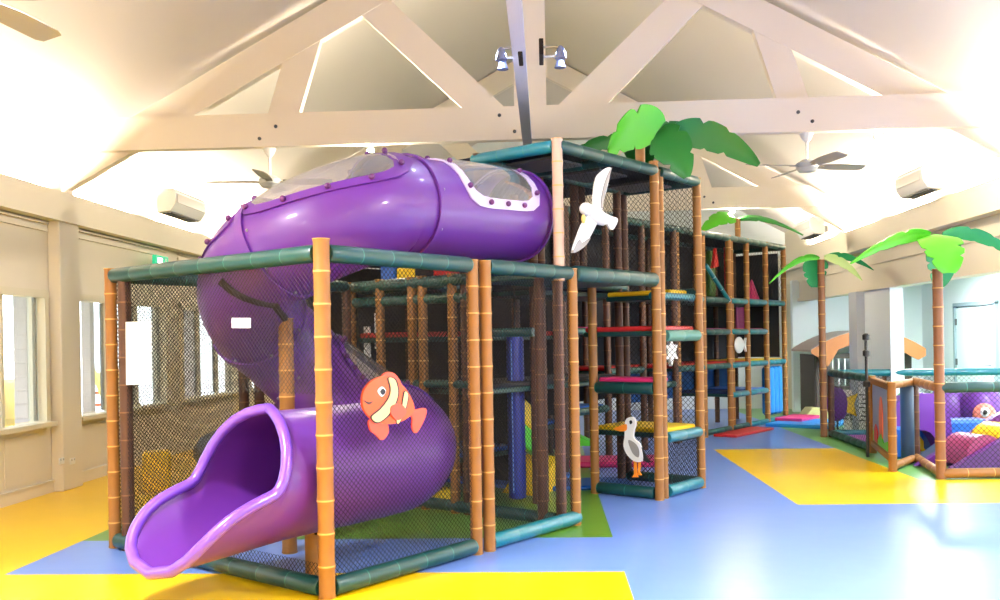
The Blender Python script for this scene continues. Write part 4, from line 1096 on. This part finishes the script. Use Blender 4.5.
# number boards and fish board at the back of pen
for k, (x, y, h, w_) in enumerate(((4.95, 15.6, .55, .14), (5.12, 15.3, .6, .16), (4.62, 13.35, .78, .22))):
    t = empty('number_board', (x, y, .14), -.3, ['white number board beside the purple fish, behind the pen', 'white number board nearest the wall pier, behind the pen', 'taller white number ladder board near the gate'][k], 'number board')
    MB().box((0, 0, h/2), (w_, .03, h), bev=.005).build('board', WHITE, t, smooth=False)
    m = MB()
    for j in range(7): m.box((-.04+.02*(j % 3), -.018, .07+j*(h-.12)/7), (w_*.5, .004, .02)); m.box((w_*.34, -.018, .07+j*(h-.12)/7), (.02, .004, .045))
    m.build('lettering', DGREY, t, smooth=False); MB().box((0, .05, -.07), (w_, .2, .14)).build('base', WHITE, t, smooth=False)
t = empty('fish_board', (4.75, 15.5, .24), -.2, 'purple fish board with yellow fins just behind the pen', 'fish board')
MB().ell((0, 0, .22), (.17, .03, .28)).build('body', LPUR, t); MB().prism([(.12, -.01, .1), (.3, -.01, .02), (.26, -.01, .22), (.32, -.01, .4), (.13, -.01, .32)], (0, 1, 0), .02).build('fin', YEL, t)
MB().tube([(0, 0, -.24), (0, 0, .0)], .015, 8).lathe([(.1, -.24), (.1, -.22), (.02, -.21)], 12).build('stand', DGREY, t)

# leaning tan board far right wall and bench stick
b0 = flr(818, 419)
thing_mesh('foam_wedge', MB().prism([(-.28, 0, 0), (.32, 0, 0), (.32, 0, .2), (-.1, 0, .2)], (0, 1, 0), .5), mat('tan_mat', (206, 196, 140), .5), (b0.x, b0.y, 0), 0, 'tan sloped mat on the green floor beyond the pen', 'foam wedge', sm=False)
# ------------------------------------------------------------------ play house in annex
t = empty('play_house', (6.12, 18.75, 0), .0, 'wooden play house with curved orange roof in the side room', 'play house')
HW, HD, HH = 1.0, .9, 1.22
m = MB(); m.box((-.82, -.45, HH/2), (.3, .05, HH)); m.box((.55, -.45, HH/2), (.85, .05, HH)); m.box((-.25, -.45, .3), (.9, .05, .6)); m.box((-.25, -.45, HH-.03), (.9, .05, .1))
m.box((-.97, .1, HH/2), (.05, 1.1, HH)); m.box((.97, .1, HH/2), (.05, 1.1, HH)); m.build('wall', mat('grey_brown_wood', (62, 50, 46), .6, noise=.1, scale=7), t, smooth=False)
m = MB()
for k in range(7): m.box((-.62+k*.125, -.45, .9), (.025, .025, .55))
m.build('baluster', WHITE, t, smooth=False)
def arc(x): return HH+.06+.36*(1-(x/1.15)**2)
m = MB(); n = 18
for i in range(n):
    xa = -1.15+2.3*i/n; xb = -1.15+2.3*(i+1)/n
    m.prism([(xa, -.75, arc(xa)), (xb-.012, -.75, arc(xb)), (xb-.012, -.75, arc(xb)+.04), (xa, -.75, arc(xa)+.04)], (0, 1, 0), 1.5)
m.build('roof', mat('grey_roof_slats', (170, 150, 146), .5), t, smooth=False)
fp = [(-1.15, HH+.03), (-1.0, HH-.05), (-.95, HH-.2), (-.82, HH-.22), (-.7, HH-.05), (-.6, HH+.1), (-.3, HH+.2), (0, HH+.22), (.3, HH+.22), (.6, HH+.1), (.85, HH-.05), (1.0, HH-.12), (1.15, HH-.05)]
m = MB().prism([(a, -.8, b) for a, b in fp]+[(x, -.8, arc(x)+.03) for x in [1.15-2.3*i/12 for i in range(13)]], (0, 1, 0), .05); m.build('fascia', TAN, t, smooth=False)
t.scale = (.93, .93, 1)
# yellow box outside back net
thing_mesh('foam_block', MB().box((0, 0, .22), (.3, .3, .44), bev=.03), YEL, (-4.35, 10.15, 0), .4, 'yellow foam block behind the left net', 'foam block')
thing_mesh('bean_bag', MB().ell((0, 0, .28), (.5, .42, .3), n=20, m=12), DGREY, (-3.9, 11.4, 0), 0, 'dark grey bean bag behind the netting', 'bean bag')

# ------------------------------------------------------------------ lighting
world = bpy.data.worlds.new('sky'); bpy.context.scene.world = world; world.use_nodes = True; nt = world.node_tree
bg = nt.nodes['Background']; sky = nt.nodes.new('ShaderNodeTexSky')
try:
    sky.sky_type = 'HOSEK_WILKIE'; sky.turbidity = 6; sky.sun_direction = Vector((.5, -.3, .8)).normalized()
except Exception: pass
mx = nt.nodes.new('ShaderNodeMix'); mx.data_type = 'RGBA'; mx.inputs[0].default_value = .75; mx.inputs[7].default_value = (.92, .97, 1, 1)
nt.links.new(sky.outputs[0], mx.inputs[6]); nt.links.new(mx.outputs[2], bg.inputs[0]); bg.inputs[1].default_value = 10.0
for y0, y1 in WINS: area((XL-.12, (y0+y1)/2, (WZ0+WZ1)/2), (0, -PI/2, 0), WZ1-WZ0, y1-y0, 1, name='window_portal', portal=True)
area((XAN+.1, 9.5, 1.475), (0, PI/2, 0), 1.95, 9.0, 1, name='window_portal', portal=True)
# uplight battens resting on the frieze ledges
for (x, sg, side) in ((XL+.05, 1, 'left'), (XR-.05, -1, 'right')):
    k = 0
    for yc in [0.5+2.2*i for i in range(10)]:
        if yc > YF-.6: continue
        t = empty('uplight_batten', (x, yc, ZF), 0, 'warm tube lamp lying on the %s wall ledge' % side, 'batten lamp', 'tube lamps on the %s wall ledge' % side)
        MB().box((0, 0, .02), (.06, 1.5, .04)).build('housing', WHITE, t, smooth=False)
        MB().tube([(0, -.7, .055), (0, .7, .055)], .013, 8).build('tube', TUBE, t)
        area((0, 0, .075), (PI, math.radians(-34)*sg, 0), .06, 1.5, 250, (1, .89, .74), 'tube_light', parent=t)
# twin spots and floods
def pt(loc, power, col, rad=.06, name='spot_glow'):
    d = bpy.data.lights.new(name, 'POINT'); d.energy = power; d.color = col; d.shadow_soft_size = rad
    o = bpy.data.objects.new(name, d); C.objects.link(o); o.location = loc; return o
p = hit(531, 55, (0, 0, 3.8), (0, 0, 1))
pt((p.x-.3, p.y+.04, 3.8), 25, (.72, .8, 1)); pt((p.x+.32, p.y+.04, 3.8), 25, (.72, .8, 1))
for t in fl: pt((t.location.x, t.location.y-.12, t.location.z-.03), 170, (1, .87, .66))
# unseen fill floodlights added above and behind the view to brighten the hall
def flood(x, y, z, power, label):
    t = empty('flood_light', (x, y, z), 0, label, 'flood light', 'ceiling floodlights')
    MB().box((0, 0, .05), (.5, .3, .08), bev=.01).build('housing', STEEL, t, smooth=False)
    MB().box((0, 0, .004), (.44, .24, .01)).build('lens', LAMP, t, smooth=False)
    area((0, 0, -.01), (0, 0, 0), .46, .26, power, (1, .97, .92), 'flood_lamp', parent=t)
for (x, y) in ((-2.8, 4.3), (2.6, 4.3), (-2.8, -.5), (2.6, -.5)):
    flood(x, y, 3.72, 330, 'bright floodlight hung under a near tie beam, above the picture')
for y in (6.5, 11.0, 16.0):
    t = empty('ceiling_panel_light', (6.6, y, AZ-.02), 0, 'flat panel light on the side room ceiling', 'panel light', 'side room panel lights')
    MB().box((0, 0, 0), (.62, 1.22, .03)).build('frame', WHITE, t, smooth=False); MB().box((0, 0, -.018), (.56, 1.16, .006)).build('diffuser', mat('panel_glow', (255, 255, 255), .5, emit=6), t, smooth=False)
    area((0, 0, -.03), (0, 0, 0), .56, 1.16, 200, (.92, .97, 1), 'panel_lamp', parent=t)

sc = bpy.context.scene
sc.view_settings.view_transform = 'Standard'; sc.view_settings.look = 'None'; sc.view_settings.gamma = 1; sc.view_settings.use_curve_mapping = False
sc.view_settings.exposure = 0.16
sc.cycles.use_denoising = True
sc.cycles.max_bounces = 8; sc.cycles.diffuse_bounces = 4; sc.cycles.transparent_max_bounces = 16
sc.cycles.sample_clamp_indirect = 6
